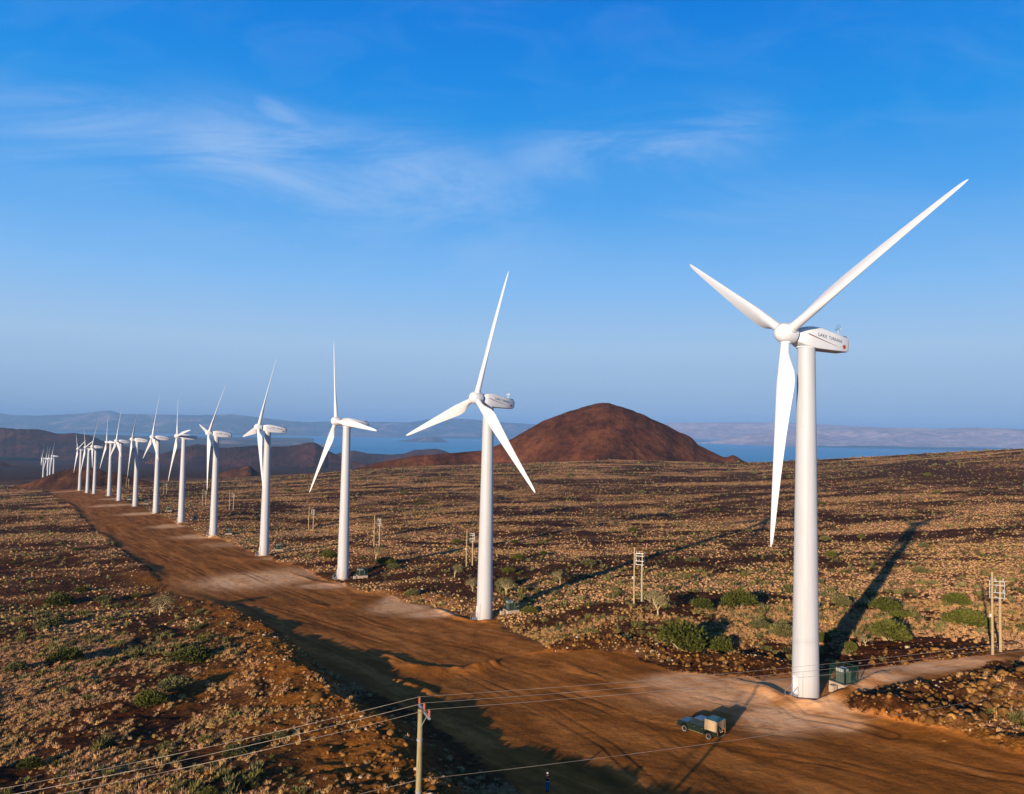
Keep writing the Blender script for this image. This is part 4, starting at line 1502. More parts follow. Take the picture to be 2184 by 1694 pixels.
# ------------------------------------------------------------------ pickup truck
def make_truck():
    """x forward, origin on the ground below the middle"""
    PAINT = plain('dark_green_paint', (0.007, 0.016, 0.011), 0.45, 0.3, 0.1, 2)
    BONNET = plain('blue_green_bonnet', (0.010, 0.03, 0.07), 0.25, 0.5, 0.08, 2)
    ROOF = plain('blue_grey_roof', (0.10, 0.16, 0.22), 0.35, 0.5, 0.1, 2)
    CANVAS = plain('beige_canvas', (0.40, 0.29, 0.165), 0.9, 0.1, 0.08, 3, 0, 0.3)
    CTOP = plain('blue_green_canvas_top', (0.07, 0.20, 0.22), 0.9, 0.1, 0.1, 3, 0, 0.2)
    GLASS = plain('dark_window_glass', (0.01, 0.014, 0.016), 0.08, 0.6)
    RUBBER = plain('tyre_rubber', (0.025, 0.022, 0.02), 0.9, 0.1)
    RIM = plain('dusty_white_rim', (0.72, 0.64, 0.54), 0.5, 0.3, 0.1, 6)
    LAMP = plain('amber_lamp', (0.75, 0.20, 0.03), 0.3, 0.5)
    HLAMP = plain('headlamp_glass', (0.7, 0.7, 0.68), 0.2, 0.5)
    PLATE = plain('number_plate', (0.7, 0.66, 0.5), 0.5, 0.2)
    INS = plain('dark_opening', (0.012, 0.010, 0.009), 0.9, 0.1)
    SILL = plain('dusty_sill', (0.16, 0.15, 0.07), 0.8, 0.2, 0.3, 4)
    root = empty('pickup_truck', (0, 0, 0))

    def prism(bm, prof, y0, y1, inset_top=0.0, zt=None):
        """side profile (x,z) extruded across; points above zt lean inwards"""
        a, b_ = [], []
        for x, z in prof:
            k = inset_top if (zt is not None and z > zt) else 0.0
            a.append(bm.verts.new((x, y0 + k, z)))
            b_.append(bm.verts.new((x, y1 - k, z)))
        n = len(prof)
        bm.faces.new(a)
        bm.faces.new(list(reversed(b_)))
        for i in range(n):
            j = (i + 1) % n
            bm.faces.new((a[j], a[i], b_[i], b_[j]))
        bmesh.ops.recalc_face_normals(bm, faces=bm.faces[:])

    def arch(cx, r, z0, n=10):
        return [(cx + r * math.cos(R_(180 - 180 * k / n)), z0 + r * math.sin(R_(180 * k / n))) for k in range(n + 1)]
    # lower body of bonnet and cab with wheel arches, left open at the tray
    bm = bmesh.new()
    prof = [(-2.45, 0.62)] + [(x, z) for x, z in arch(-1.45, 0.46, 0.50)] + [(-0.9, 0.45), (0.95, 0.45)] + arch(1.5, 0.46, 0.50) + [(2.2, 0.48), (2.36, 0.55), (2.40, 0.85), (2.34, 1.02), (1.05, 1.10), (-2.45, 1.10)]
    prism(bm, prof, -0.84, 0.84)
    bmesh.ops.bevel(bm, geom=[e for e in bm.edges if abs(e.verts[0].co.y - e.verts[1].co.y) > 1.0 and e.verts[0].co.z > 0.8], offset=0.05, segments=2, affect='EDGES')
    bm_obj('body', bm, PAINT, root, smooth=35)
    bm = bmesh.new()
    prism(bm, [(2.31, 1.04), (2.18, 1.10), (1.08, 1.17), (1.06, 1.11), (2.30, 1.03)], -0.74, 0.74)
    bm_obj('bonnet', bm, BONNET, root, smooth=35)
    bm = bmesh.new()
    prism(bm, [(1.12, 1.12), (0.52, 1.68), (0.40, 1.73), (-0.74, 1.75), (-0.86, 1.70), (-0.92, 1.12)], -0.80, 0.80, 0.13, 1.5)
    bm_obj('cab', bm, PAINT, root, smooth=35)
    bm = bmesh.new()
    add_box(bm, -0.17, 0, 1.77, 1.15, 1.26, 0.035, None, 0.015)
    bm_obj('roof_panel', bm, ROOF, root, smooth=35)
    # windows
    def quad(name, pts, mat, parent=root, th=0.02):
        bm = bmesh.new()
        c = sum((Vector(p) for p in pts), Vector()) / len(pts)
        nrm = (Vector(pts[1]) - Vector(pts[0])).cross(Vector(pts[2]) - Vector(pts[0])).normalized()
        f0 = [bm.verts.new(Vector(p) + nrm * 0.012) for p in pts]
        f1 = [bm.verts.new(Vector(p) - nrm * th) for p in pts]
        bm.faces.new(f0)
        bm.faces.new(list(reversed(f1)))
        for i in range(len(pts)):
            j = (i + 1) % len(pts)
            bm.faces.new((f0[j], f0[i], f1[i], f1[j]))
        bmesh.ops.recalc_face_normals(bm, faces=bm.faces[:])
        return bm_obj(name, bm, mat, parent)
    quad('windscreen', [(1.06, 0.70, 1.17), (1.06, -0.70, 1.17), (0.56, -0.60, 1.645), (0.56, 0.60, 1.645)], GLASS)
    for s in (1, -1):
        quad('window', [(0.94, 0.803 * s, 1.16), (0.12, 0.803 * s, 1.16), (0.12, 0.675 * s, 1.66), (0.50, 0.68 * s, 1.64)], GLASS)
        quad('window', [(0.02, 0.803 * s, 1.16), (-0.82, 0.803 * s, 1.16), (-0.76, 0.675 * s, 1.66), (0.02, 0.675 * s, 1.66)], GLASS)
        for x0, x1 in ((0.10, 1.0), (-0.86, 0.04)):
            bm = bmesh.new()
            add_box(bm, (x0 + x1) / 2, 0.845 * s, 0.80, x1 - x0, 0.03, 0.56, None, 0.012)
            d_ = bm_obj('door', bm, PAINT, root, smooth=35)
            bm = bmesh.new()
            add_box(bm, x0 + 0.13, 0.872 * s, 0.98, 0.14, 0.03, 0.035)
            bm_obj('handle', bm, SILL, d_)
        bm = bmesh.new()
        add_box(bm, 0.05, 0.84 * s, 0.47, 1.8, 0.1, 0.06)
        bm_obj('sill', bm, SILL, root)
        bm = bmesh.new()
        add_box(bm, 0.90, 0.95 * s, 1.22, 0.10, 0.16, 0.22, None, 0.03)
        bm_obj('mirror', bm, DARKGREY, root)
        bm = bmesh.new()
        add_box(bm, 2.37, 0.62 * s, 0.84, 0.06, 0.30, 0.18, None, 0.02)
        bm_obj('headlight', bm, HLAMP, root)
        bm = bmesh.new()
        add_box(bm, -2.47, 0.74 * s, 0.86, 0.07, 0.16, 0.42, None, 0.02)
        bm_obj('tail_light', bm, LAMP, root)
    # canvas canopy over the tray: slightly slack sides, pitched top
    bm = bmesh.new()
    n = 8
    rings = []
    for k in range(n + 1):
        x = -2.47 + 1.50 * k / n
        bow = 0.03 * math.sin(k * math.pi / 2)
        rings.append([(x, 0.86 - bow * 0.3, 1.04), (x, 0.84 + bow * 0.4, 1.5), (x, 0.79, 2.08), (x, -0.79, 2.08), (x, -0.84 - bow * 0.4, 1.5), (x, -0.86, 1.04)])
    loft(bm, rings)
    bmesh.ops.recalc_face_normals(bm, faces=bm.faces[:])
    can = bm_obj('canopy', bm, CANVAS, root, smooth=35)
    bm = bmesh.new()
    add_box(bm, -1.72, 0, 2.10, 1.54, 1.62, 0.05, None, 0.02)
    bm_obj('canopy_top', bm, CTOP, can, smooth=35)
    quad('canopy_flap', [(-2.49, 0.74, 1.94), (-2.49, 0.72, 1.10), (-2.49, 0.50, 1.10)], INS, can)
    quad('canopy_flap', [(-2.49, 0.66, 1.74), (-2.49, 0.05, 1.25), (-2.49, 0.16, 1.14)], INS, can)
    quad('canopy_flap', [(-2.49, -0.55, 1.98), (-2.49, -0.58, 1.2), (-2.49, -0.63, 1.2)], INS, can)
    bm = bmesh.new()
    add_box(bm, -2.47, 0, 0.86, 0.06, 1.28, 0.40, None, 0.02)
    bm_obj('tailgate', bm, PAINT, root, smooth=35)
    bm = bmesh.new()
    add_box(bm, -2.51, -0.02, 0.95, 0.02, 0.50, 0.12)
    bm_obj('number_plate', bm, PLATE, root)
    bm = bmesh.new()
    add_box(bm, -2.55, 0, 0.52, 0.12, 1.5, 0.14, None, 0.03)
    bm_obj('rear_bumper', bm, SILL, root, smooth=35)
    bm = bmesh.new()
    add_box(bm, 2.45, 0, 0.55, 0.16, 1.66, 0.24, None, 0.05)
    bm_obj('front_bumper', bm, DARKGREY, root, smooth=35)
    bm = bmesh.new()
    add_box(bm, 2.40, 0, 0.86, 0.04, 0.9, 0.16, None, 0.01)
    bm_obj('grille', bm, DARKGREY, root)
    bm = bmesh.new()
    add_tube(bm, (0.95, 0.70, 1.15), (1.05, 0.72, 2.0), 0.012, 0.008, 5)
    bm_obj('aerial', bm, DARKGREY, root)
    bm = bmesh.new()
    add_box(bm, 0, 0, 0.48, 4.6, 0.9, 0.16)
    bm_obj('chassis', bm, DARKGREY, root)
    for x in (1.5, -1.45):
        for s in (1, -1):
            bm = bmesh.new()
            lathe(bm, [(0.22, -0.11), (0.34, -0.115), (0.375, -0.08), (0.385, 0), (0.375, 0.08), (0.34, 0.115), (0.22, 0.11)], 28)
            bmesh.ops.rotate(bm, cent=(0, 0, 0), matrix=Matrix.Rotation(R_(90), 3, 'X'), verts=bm.verts)
            w_ = bm_obj('wheel', bm, RUBBER, root, (x, 0.74 * s, 0.385), smooth=40)
            bm = bmesh.new()
            lathe(bm, [(0.05, 0.0), (0.06, 0.10), (0.20, 0.07), (0.265, 0.128), (0.27, 0.0)], 24)
            bmesh.ops.rotate(bm, cent=(0, 0, 0), matrix=Matrix.Rotation(R_(-90 * s), 3, 'X'), verts=bm.verts)
            bm_obj('rim', bm, RIM, w_, smooth=30)
    return root


tr = make_truck()
gt = G([1462, 1512], [1561, 1579])
fdir = gt[0] - gt[1]
fdir = np.array([-0.70, 0.714, 0])
ctr = 0.5 * (gt[0] + gt[1]) + np.array([0.714, 0.70, 0]) * 0.72
tr.location = (ctr[0], ctr[1], gz(ctr[0], ctr[1]) + 0.0)
tr.rotation_euler = (0, 0, math.atan2(fdir[1], fdir[0]))
tr.scale = (1.02, 1.02, 1.02)
tag(tr, 'dark green pickup truck with beige canvas canopy parked on the dirt road', 'truck')


# ------------------------------------------------------------------ person
def skin_chain(bm, pts, lay, root=None):
    """pts: (co, radius)"""
    prev = root
    vs = []
    for co, r in pts:
        v = bm.verts.new(co)
        v[lay].radius = (r, r)
        if prev:
            bm.edges.new((prev, v))
        prev = v
        vs.append(v)
    return vs


def skinned(name, build, mat, parent, sub=2):
    me = bpy.data.meshes.new(name)
    bm = bmesh.new()
    lay = bm.verts.layers.skin.verify()
    rootv = build(bm, lay)
    rootv[lay].use_root = True
    bm.to_mesh(me)
    bm.free()
    o = link(name, me)
    o.modifiers.new('skin', 'SKIN')
    s = o.modifiers.new('sub', 'SUBSURF')
    s.levels = s.render_levels = sub
    bpy.context.view_layer.update()
    dg = bpy.context.evaluated_depsgraph_get()
    m2 = bpy.data.meshes.new_from_object(o.evaluated_get(dg))
    bpy.data.objects.remove(o)
    m2.name = name
    m2.materials.clear()
    m2.materials.append(mat)
    m2.shade_smooth()
    return link(name, m2, parent)


def make_person():
    SKIN = plain('brown_skin', (0.16, 0.075, 0.045), 0.6, 0.3, 0.05, 8)
    SHIRT = plain('black_shirt', (0.008, 0.008, 0.010), 0.9, 0.1, 0.2, 8)
    JEANS = plain('blue_jeans', (0.03, 0.10, 0.26), 0.9, 0.1, 0.2, 12)
    HEM = plain('grey_shirt_hem', (0.50, 0.46, 0.46), 0.9, 0.1)
    CAPM = plain('grey_cap', (0.48, 0.42, 0.42), 0.9, 0.1)
    SHOE = plain('dark_shoe', (0.02, 0.018, 0.016), 0.7, 0.2)
    HAIR = plain('black_hair', (0.008, 0.007, 0.006), 0.8, 0.2)
    root = empty('person', (0, 0, 0))
    # facing +Y; x to the right hand side of the viewer behind
    def body(bm, lay):
        pel = bm.verts.new((0, 0, 0.95))
        pel[lay].radius = (0.145, 0.105)
        sp_ = skin_chain(bm, [((0, -0.01, 1.10), 0.125), ((0, -0.01, 1.27), 0.14), ((0, -0.015, 1.40), 0.11), ((0, 0.0, 1.49), 0.055), ((0, 0.015, 1.56), 0.06), ((0, 0.025, 1.64), 0.085), ((0, 0.02, 1.70), 0.07)], lay, pel)
        sp_[1][lay].radius = (0.16, 0.105)
        for s in (-1, 1):
            skin_chain(bm, [((0.095 * s, 0, 0.86), 0.088), ((0.105 * s, 0.02, 0.50), 0.06), ((0.11 * s, -0.01, 0.28), 0.054), ((0.115 * s, -0.015, 0.09), 0.038), ((0.125 * s, 0.10, 0.04), 0.036), ((0.13 * s, 0.17, 0.035), 0.03)], lay, pel)
            f = 0.16 if s > 0 else 0.02
            sh = skin_chain(bm, [((0.17 * s, -0.01, 1.40), 0.065), ((0.225 * s, -0.02, 1.15), 0.046), ((0.24 * s - 0.05 * (s > 0), f, 0.96), 0.034), ((0.235 * s - 0.07 * (s > 0), f + 0.06, 0.90), 0.030)], lay, sp_[2])
            for k in range(4):
                w = 0.018 * (k - 1.5)
                b_ = sh[-1].co
                skin_chain(bm, [(b_ + Vector((w, 0.025, -0.035)), 0.010), (b_ + Vector((w * 1.2, 0.035, -0.075 + 0.006 * abs(k - 1)), ), 0.009), (b_ + Vector((w * 1.2, 0.02, -0.105 + 0.008 * abs(k - 1))), 0.008)], lay, sh[-1])
            skin_chain(bm, [(sh[-1].co + Vector((-0.035 * s, 0.015, -0.01)), 0.011), (sh[-1].co + Vector((-0.045 * s, 0.03, -0.05)), 0.009)], lay, sh[-1])
        # nose and ears
        skin_chain(bm, [((0, 0.115, 1.625), 0.018)], lay, sp_[5])
        for s in (-1, 1):
            skin_chain(bm, [((0.085 * s, 0.02, 1.63), 0.016)], lay, sp_[5])
        return pel
    skinned('body', body, SKIN, root, 2)

    def shirt(bm, lay):
        pel = bm.verts.new((0, 0, 1.00))
        pel[lay].radius = (0.165, 0.125)
        sp_ = skin_chain(bm, [((0, -0.01, 1.12), 0.145), ((0, -0.01, 1.28), 0.165), ((0, -0.012, 1.40), 0.13), ((0, -0.005, 1.46), 0.075)], lay, pel)
        sp_[1][lay].radius = (0.18, 0.125)
        for s in (-1, 1):
            skin_chain(bm, [((0.175 * s, -0.01, 1.405), 0.078), ((0.215 * s, -0.018, 1.20), 0.062)], lay, sp_[2])
        return pel
    skinned('shirt', shirt, SHIRT, root, 2)

    def trousers(bm, lay):
        pel = bm.verts.new((0, 0, 0.93))
        pel[lay].radius = (0.165, 0.125)
        for s in (-1, 1):
            skin_chain(bm, [((0.098 * s, 0, 0.84), 0.105), ((0.108 * s, 0.02, 0.50), 0.08), ((0.115 * s, -0.005, 0.26), 0.072), ((0.118 * s, -0.01, 0.10), 0.066)], lay, pel)
        return pel
    skinned('trousers', trousers, JEANS, root, 2)
    bm = bmesh.new()
    loft(bm, [[(a * math.cos(2 * math.pi * k / 20), b_ * math.sin(2 * math.pi * k / 20), z) for k in range(20)] for a, b_, z in ((0.178, 0.138, 0.93), (0.182, 0.142, 0.97), (0.178, 0.138, 1.02))])
    bm_obj('shirt_hem', bm, HEM, root, smooth=50)
    bm = bmesh.new()
    lathe(bm, [(0.098, 1.655), (0.105, 1.68), (0.10, 1.72), (0.07, 1.755), (0.02, 1.765)], 18)
    add_box(bm, 0, 0.13, 1.672, 0.14, 0.11, 0.012, None, 0.004)
    bmesh.ops.translate(bm, vec=(0, 0.02, 0), verts=bm.verts)
    bm_obj('cap', bm, CAPM, root, smooth=50)
    bm = bmesh.new()
    lathe(bm, [(0.085, 1.60), (0.096, 1.63), (0.098, 1.66), (0.06, 1.69)], 18)
    bmesh.ops.translate(bm, vec=(0, -0.004, 0), verts=bm.verts)
    bm_obj('hair', bm, HAIR, root, smooth=50)
    for s in (-1, 1):
        bm = bmesh.new()
        add_box(bm, 0.125 * s, 0.07, 0.045, 0.10, 0.28, 0.09, None, 0.03)
        bm_obj('shoe', bm, SHOE, root, smooth=50)
        bm = bmesh.new()
        bmesh.ops.create_uvsphere(bm, u_segments=8, v_segments=6, radius=0.012)
        bmesh.ops.translate(bm, vec=(0.03 * s, 0.102, 1.655), verts=bm.verts)
        bm_obj('eye', bm, DARKGREY, root)
    return root


pe = make_person()
g = G([1168], [1675])[0]
g = at(1168, 1674, 71.8)
pe.location = (g[0], g[1], gz(g[0], g[1]) - 0.01)
pe.rotation_euler = (0, 0, R_(20))
tag(pe, 'person in grey cap, black shirt and blue jeans standing in the shade of the bank', 'person')


# ------------------------------------------------------------------ rocks
def rock_arrays(seed, sub=2, flat=0.75):
    bm = bmesh.new()
    bmesh.ops.create_icosphere(bm, subdivisions=sub, radius=1.0)
    r = np.random.default_rng(seed)
    co = np.array([v.co[:] for v in bm.verts])
    f = np.array([[v.index for v in fa.verts] for fa in bm.faces])
    bm.free()
    # cut with random planes for facets
    for _ in range(15):
        n = r.normal(size=3)
        n /= np.linalg.norm(n)
        d = r.uniform(0.42, 0.85)
        k = co @ n
        over = k > d
        co[over] -= np.outer(k[over] - d, n)
    co *= 1 + 0.025 * r.normal(size=(len(co), 1))
    co *= np.array([r.uniform(0.8, 1.2), r.uniform(0.75, 1.05), flat * r.uniform(0.8, 1.2)])
    co[:, 2] -= 0
    return co, f


def merge_instances(variants, which, loc, scale, rotz, tone, zs=None):
    """one mesh of many copies: variants [(verts, tris)]; which, loc, scale, rotz, tone per copy"""
    Vs, Fs, Ts = [], [], []
    off = 0
    for k, (v, f) in enumerate(variants):
        m = np.nonzero(which == k)[0]
        if not len(m):
            continue
        c, s = np.cos(rotz[m]), np.sin(rotz[m])
        sc = scale[m][:, None]
        x = (v[None, :, 0] * c[:, None] - v[None, :, 1] * s[:, None]) * sc
        y = (v[None, :, 0] * s[:, None] + v[None, :, 1] * c[:, None]) * sc
        z = v[None, :, 2] * sc * (1 if zs is None else zs[m][:, None])
        P = np.stack([x, y, z], -1) + loc[m][:, None, :]
        Vs.append(P.reshape(-1, 3))
        F = f[None] + (np.arange(len(m)) * len(v))[:, None, None] + off
        Fs.append(F.reshape(-1, 3))
        Ts.append(np.repeat(tone[m], len(v), 0))
        off += len(m) * len(v)
    T = np.concatenate(Ts)
    T = np.concatenate([T, np.ones((len(T), 1))], 1)
    return np.concatenate(Vs), np.concatenate(Fs), T


ROCKM = hill_mat('lava_rock', [(0.30, (0.035, 0.018, 0.007)), (0.50, (0.16, 0.078, 0.022)), (0.72, (0.36, 0.20, 0.055))], 0.8, 0.6, 0.0, True)
ROCK_ME = []
for s in range(7):
    v, f = rock_arrays(100 + s)
    ROCK_ME.append(np_mesh('boulder', v, f, mat=ROCKM, smooth=False))


def in_poly_px(poly, n, seed):
    r = np.random.default_rng(seed)
    poly = np.array(poly, float)
    lo, hi = poly.min(0), poly.max(0)
    out = []
    while len(out) < n:
        p = lo + (hi - lo) * r.random((n * 3, 2))
        out += list(p[inside(p[:, 0], p[:, 1], poly)])
    return np.array(out[:n])


def boulders(poly, n, s0, s1, seed, label, group, jitter=0.0):
    p = in_poly_px(poly, n, seed)
    g = G(p[:, 0], p[:, 1])
    r = np.random.default_rng(seed + 1)
    for i in range(n):
        o = link('boulder', ROCK_ME[r.integers(len(ROCK_ME))])
        s = s0 + (s1 - s0) * r.random() ** 2.2
        o.location = (g[i, 0], g[i, 1], g[i, 2] + s * 0.22)
        o.scale = (s, s * r.uniform(0.8, 1.1), s)
        o.rotation_euler = (r.uniform(-0.3, 0.3), r.uniform(-0.3, 0.3), r.uniform(0, 6.28))
        tag(o, label, 'boulder', group)


HEAP = [(1935, 1522), (1980, 1488), (2045, 1466), (2110, 1456), (2184, 1468), (2184, 1562), (2100, 1555), (2010, 1545), (1950, 1535)]
boulders(HEAP, 110, 0.26, 1.0, 1, 'brown lava boulder in the rubble heap at the right edge', 'boulders in the heap on the right')
RUB = [(1300, 1340), (1400, 1360), (1500, 1378), (1600, 1380), (1690, 1385), (1690, 1438), (1600, 1440), (1500, 1432), (1420, 1418), (1340, 1385), (1270, 1375)]
boulders(RUB, 110, 0.2, 0.75, 2, 'brown lava boulder in the rubble strip between road and large green bush', 'boulders along the far edge of the road')
boulders([(1800, 1415), (1860, 1395), (1960, 1385), (2080, 1390), (2100, 1400), (1960, 1412), (1840, 1425)], 30, 0.25, 0.75, 3, 'brown boulder at the edge of the side track behind the transformer', 'boulders by the side track')
boulders([(900, 1650), (960, 1640), (1060, 1665), (1090, 1690), (900, 1700), (780, 1700), (840, 1640)], 40, 0.14, 0.55, 4, 'pale brown rock on the bank behind the foreground pole', 'rocks on the bank by the pole')


# ------------------------------------------------------------------ stuff: dry grass, small scrub, rubble
def dome_arrays(seed, sub, blades, flat=0.62):
    r = np.random.default_rng(seed)
    bm = bmesh.new()
    bmesh.ops.create_icosphere(bm, subdivisions=sub, radius=1.0)
    bm.verts.ensure_lookup_table()
    dele = [v for v in bm.verts if v.co.z < -0.35]
    bmesh.ops.delete(bm, geom=dele, context='VERTS')
    bmesh.ops.triangulate(bm, faces=bm.faces[:])
    bm.verts.index_update()
    co = np.array([v.co[:] for v in bm.verts])
    f = np.array([[v.index for v in fa.verts] for fa in bm.faces])
    bm.free()
    co *= (1 + 0.24 * r.normal(size=(len(co), 1)))
    co[:, 2] *= flat
    vs, fs = [co * 0.5], [f]
    off = len(co)
    for k in range(blades):
        a = r.uniform(0, 6.283)
        lean = r.uniform(0.25, 1.15)
        L = r.uniform(0.5, 0.85)
        root = np.array([math.cos(a) * 0.15, math.sin(a) * 0.15, 0.05])
        tip = np.array([math.cos(a) * L * math.sin(lean), math.sin(a) * L * math.sin(lean), L * math.cos(lean) * 0.75])
        w = np.array([-math.sin(a), math.cos(a), 0]) * r.uniform(0.05, 0.10)
        mid = root * 0.45 + tip * 0.55
        vs.append(np.array([root - w * 0.6, root + w * 0.6, mid + w, tip, mid - w]))
        fs.append(np.array([[0, 1, 2], [0, 2, 4], [4, 2, 3]]) + off)
        off += 5
    return np.concatenate(vs), np.concatenate(fs)


GRASS = tone_mat('dry_grass')
SCRUB = tone_mat('grey_green_scrub')
STONE = tone_mat('loose_stone', 0.9, 1, 0.5)


def scatter(n, dmin, dmax, power, seed, umax=0.80):
    """random ground positions in the wedge in front of the camera; density falls as distance**-power"""
    r = np.random.default_rng(seed)
    e = 2 - power
    q = r.random(n)
    d = (dmin ** e + q * (dmax ** e - dmin ** e)) ** (1 / e) if abs(e) > 1e-6 else dmin * (dmax / dmin) ** q
    u = r.uniform(-umax, umax, n)
    return u * d, d, r


def finish(name, var_near, var_far, x, y, r, size, tone, label, cat, mat, split=170.0, sink=0.0, zs=(0.8, 1.25)):
    z = gh(x, y)
    loc = np.stack([x, y, z - sink * size], -1)
    far = y > split
    which = np.where(far, len(var_near) + r.integers(0, len(var_far), len(x)), r.integers(0, len(var_near), len(x)))
    V, F, T = merge_instances(var_near + var_far, which, loc, size, r.uniform(0, 6.283, len(x)), tone, r.uniform(*zs, len(x)))
    me = np_mesh(name, V, F, mat=mat, smooth=(name == 'dry_grass'), attrs={'tone': ('FLOAT_COLOR', T)})
    o = link(name, me)
    return tag(o, label, cat, kind='stuff')


def cheap_dome(seed):
    r = np.random.default_rng(seed)
    v = []
    for k in range(6):
        a = k / 6 * 6.283
        q = r.uniform(0.42, 0.56)
        v.append((math.cos(a) * q, math.sin(a) * q, -0.12))
    for k in range(6):
        a = (k + 0.5) / 6 * 6.283
        q = r.uniform(0.26, 0.46)
        v.append((math.cos(a) * q, math.sin(a) * q, r.uniform(0.16, 0.34)))
    v.append((r.uniform(-0.1, 0.1), r.uniform(-0.1, 0.1), r.uniform(0.34, 0.48)))
    f = []
    for k in range(6):
        j = (k + 1) % 6
        f += [(k, j, 6 + k), (6 + k, j, 6 + j), (6 + k, 6 + j, 12)]
    return np.array(v), np.array(f)


def grass_arrays(seed, blades):
    """a tussock: a low ragged heart and many leaning blades"""
    r = np.random.default_rng(seed)
    v0, f0 = cheap_dome(seed + 500)
    v0 = v0 * np.array([0.72, 0.72, 0.62])
    vs, fs = [v0], [f0]
    off = len(v0)
    sx, sy = r.uniform(0.75, 1.25), r.uniform(0.75, 1.25)
    for k in range(blades):
        a = r.uniform(0, 6.283)
        q = r.uniform(0.02, 0.38)
        L = r.uniform(0.28, 0.62)
        lean = r.uniform(0.2, 1.25)
        root = np.array([math.cos(a) * q * sx, math.sin(a) * q * sy, 0.0])
        b = a + r.uniform(-0.8, 0.8)
        tip = root + np.array([math.cos(b) * math.sin(lean) * L, math.sin(b) * math.sin(lean) * L, math.cos(lean) * L])
        c = b + 1.57 + r.uniform(-0.7, 0.7)
        w = np.array([math.cos(c), math.sin(c), 0]) * r.uniform(0.05, 0.11)
        vs.append(np.array([root - w, root + w, tip]))
        fs.append(np.array([[0, 1, 2]]) + off)
        off += 3
    return np.concatenate(vs), np.concatenate(fs)


def build_stuff():
    near = [grass_arrays(10 + k, 46) for k in range(7)]
    far = [cheap_dome(30 + k) for k in range(8)]
    parts = [scatter(85000, 42, 150, 0.3, 51), scatter(300000, 150, 1150, 1.6, 52)]
    x = np.concatenate([p[0] for p in parts])
    y = np.concatenate([p[1] for p in parts])
    r = parts[0][2]
    sd = gsd(x, y)
    dens = 0.02 + 0.75 * cover(x, y)
    rk = rockiness(x, y)
    lo = look(x, y, LOOSE)
    keep = (sd < -0.7) & (r.random(len(x)) < np.clip(dens * 1.6, 0.03, 1) * (1 - 0.75 * rk) * (1 - 0.9 * np.clip(lo * 1.3, 0, 1)))
    x, y = x[keep], y[keep]
    size = np.minimum(np.exp(r.normal(-0.95, 0.48, len(x))), 0.85) * np.interp(y, [40, 150, 400, 1100], [1.0, 1.0, 1.15, 1.7])
    t = r.random((len(x), 1))
    big = np.clip(0.5 + 2.2 * fbm(x / 22, y / 22, 3, 67), 0, 1)[:, None]
    tone = (np.array([0.48, 0.268, 0.124]) * (1 - big) + np.array([0.45, 0.28, 0.10]) * big) * (0.75 + 0.35 * t)
    pink = r.random(len(x)) < 0.25
    tone[pink] = np.array([0.48, 0.26, 0.14]) * (0.7 + 0.4 * t[pink])
    tone = tone * np.interp(y, [120, 170], [1.28, 1.0])[:, None]
    finish('dry_grass', near, far, x, y, r, size, tone, 'pale tan tufts of dry grass covering the dark plain on both sides of the road', 'grass', GRASS, 150, 0.05, (0.7, 1.5))

    # small scrub
    parts = [scatter(4200, 45, 150, 0.2, 71), scatter(15000, 150, 1150, 1.7, 72)]
    x = np.concatenate([p[0] for p in parts])
    y = np.concatenate([p[1] for p in parts])
    r = parts[0][2]
    sd = gsd(x, y)
    dens = 0.45 + 2.4 * fbm(x / 30, y / 22, 3, 73)
    keep = (sd < -1.2) & (r.random(len(x)) < np.clip(dens, 0.02, 1) * (1 - np.clip(1.4 * look(x, y, LOOSE), 0, 0.97))) & (rockiness(x, y) < 0.6)
    x, y = x[keep], y[keep]
    size = np.minimum(np.exp(r.normal(0.02, 0.42, len(x))), 1.9) * np.interp(y, [40, 200, 500, 1100], [0.8, 1.1, 1.6, 3.4])
    t = r.random((len(x), 1))
    k = r.random((len(x), 1))
    tone = (np.array([0.16, 0.145, 0.038]) * k + np.array([0.21, 0.18, 0.075]) * (1 - k)) * (0.6 + 0.7 * t)
    nearS = [grass_arrays(50 + k2, 110) for k2 in range(5)]
    farS = [dome_arrays(60 + k2, 1, 10, 0.6) for k2 in range(3)]
    finish('low_scrub', nearS, farS, x, y, r, size, tone, 'low grey green scrub plants scattered among the dry grass', 'scrub', SCRUB, 200, 0.05)

    # rubble: stones on the banks, gravel along the road's edge and across the plain
    n = 60000
    x, y, r = scatter(n, 42, 260, 0.7, 81)
    sd = gsd(x, y)
    rk = rockiness(x, y)
    edge = np.exp(-((sd + 1.0) / 2.2) ** 2)
    p = np.clip(0.95 * rk + 0.35 * edge * np.clip(0.5 + 3 * fbm(x / 6, y / 6, 2, 83), 0, 1) + 0.10, 0, 1) * (sd < 0.2) + (sd >= 0.2) * 0.012
    keep = r.random(n) < p
    x, y, rk, sd = x[keep], y[keep], rk[keep], sd[keep]
    size = np.exp(r.normal(-2.05, 0.5, len(x))) * (1 + 1.0 * rk) * np.where(sd > 0, 0.6, 1)
    t = r.random((len(x), 1))
    tone = (np.array([0.30, 0.145, 0.035]) * t + np.array([0.14, 0.065, 0.022]) * (1 - t)) * (0.6 + 0.8 * r.random((len(x), 1)))
    pale = r.random(len(x)) < 0.05
    tone[pale] = np.array([0.5, 0.38, 0.26])
    v0 = [rock_arrays(200 + k, 1) for k in range(5)]
    v1 = [rock_arrays(210 + k, 1) for k in range(2)]
    finish('rubble', v0, v1, x, y, r, size, tone, 'loose brown stones and rubble along the banks and road edges', 'rubble', STONE, 400, -0.12, (0.7, 1.2))


build_stuff()


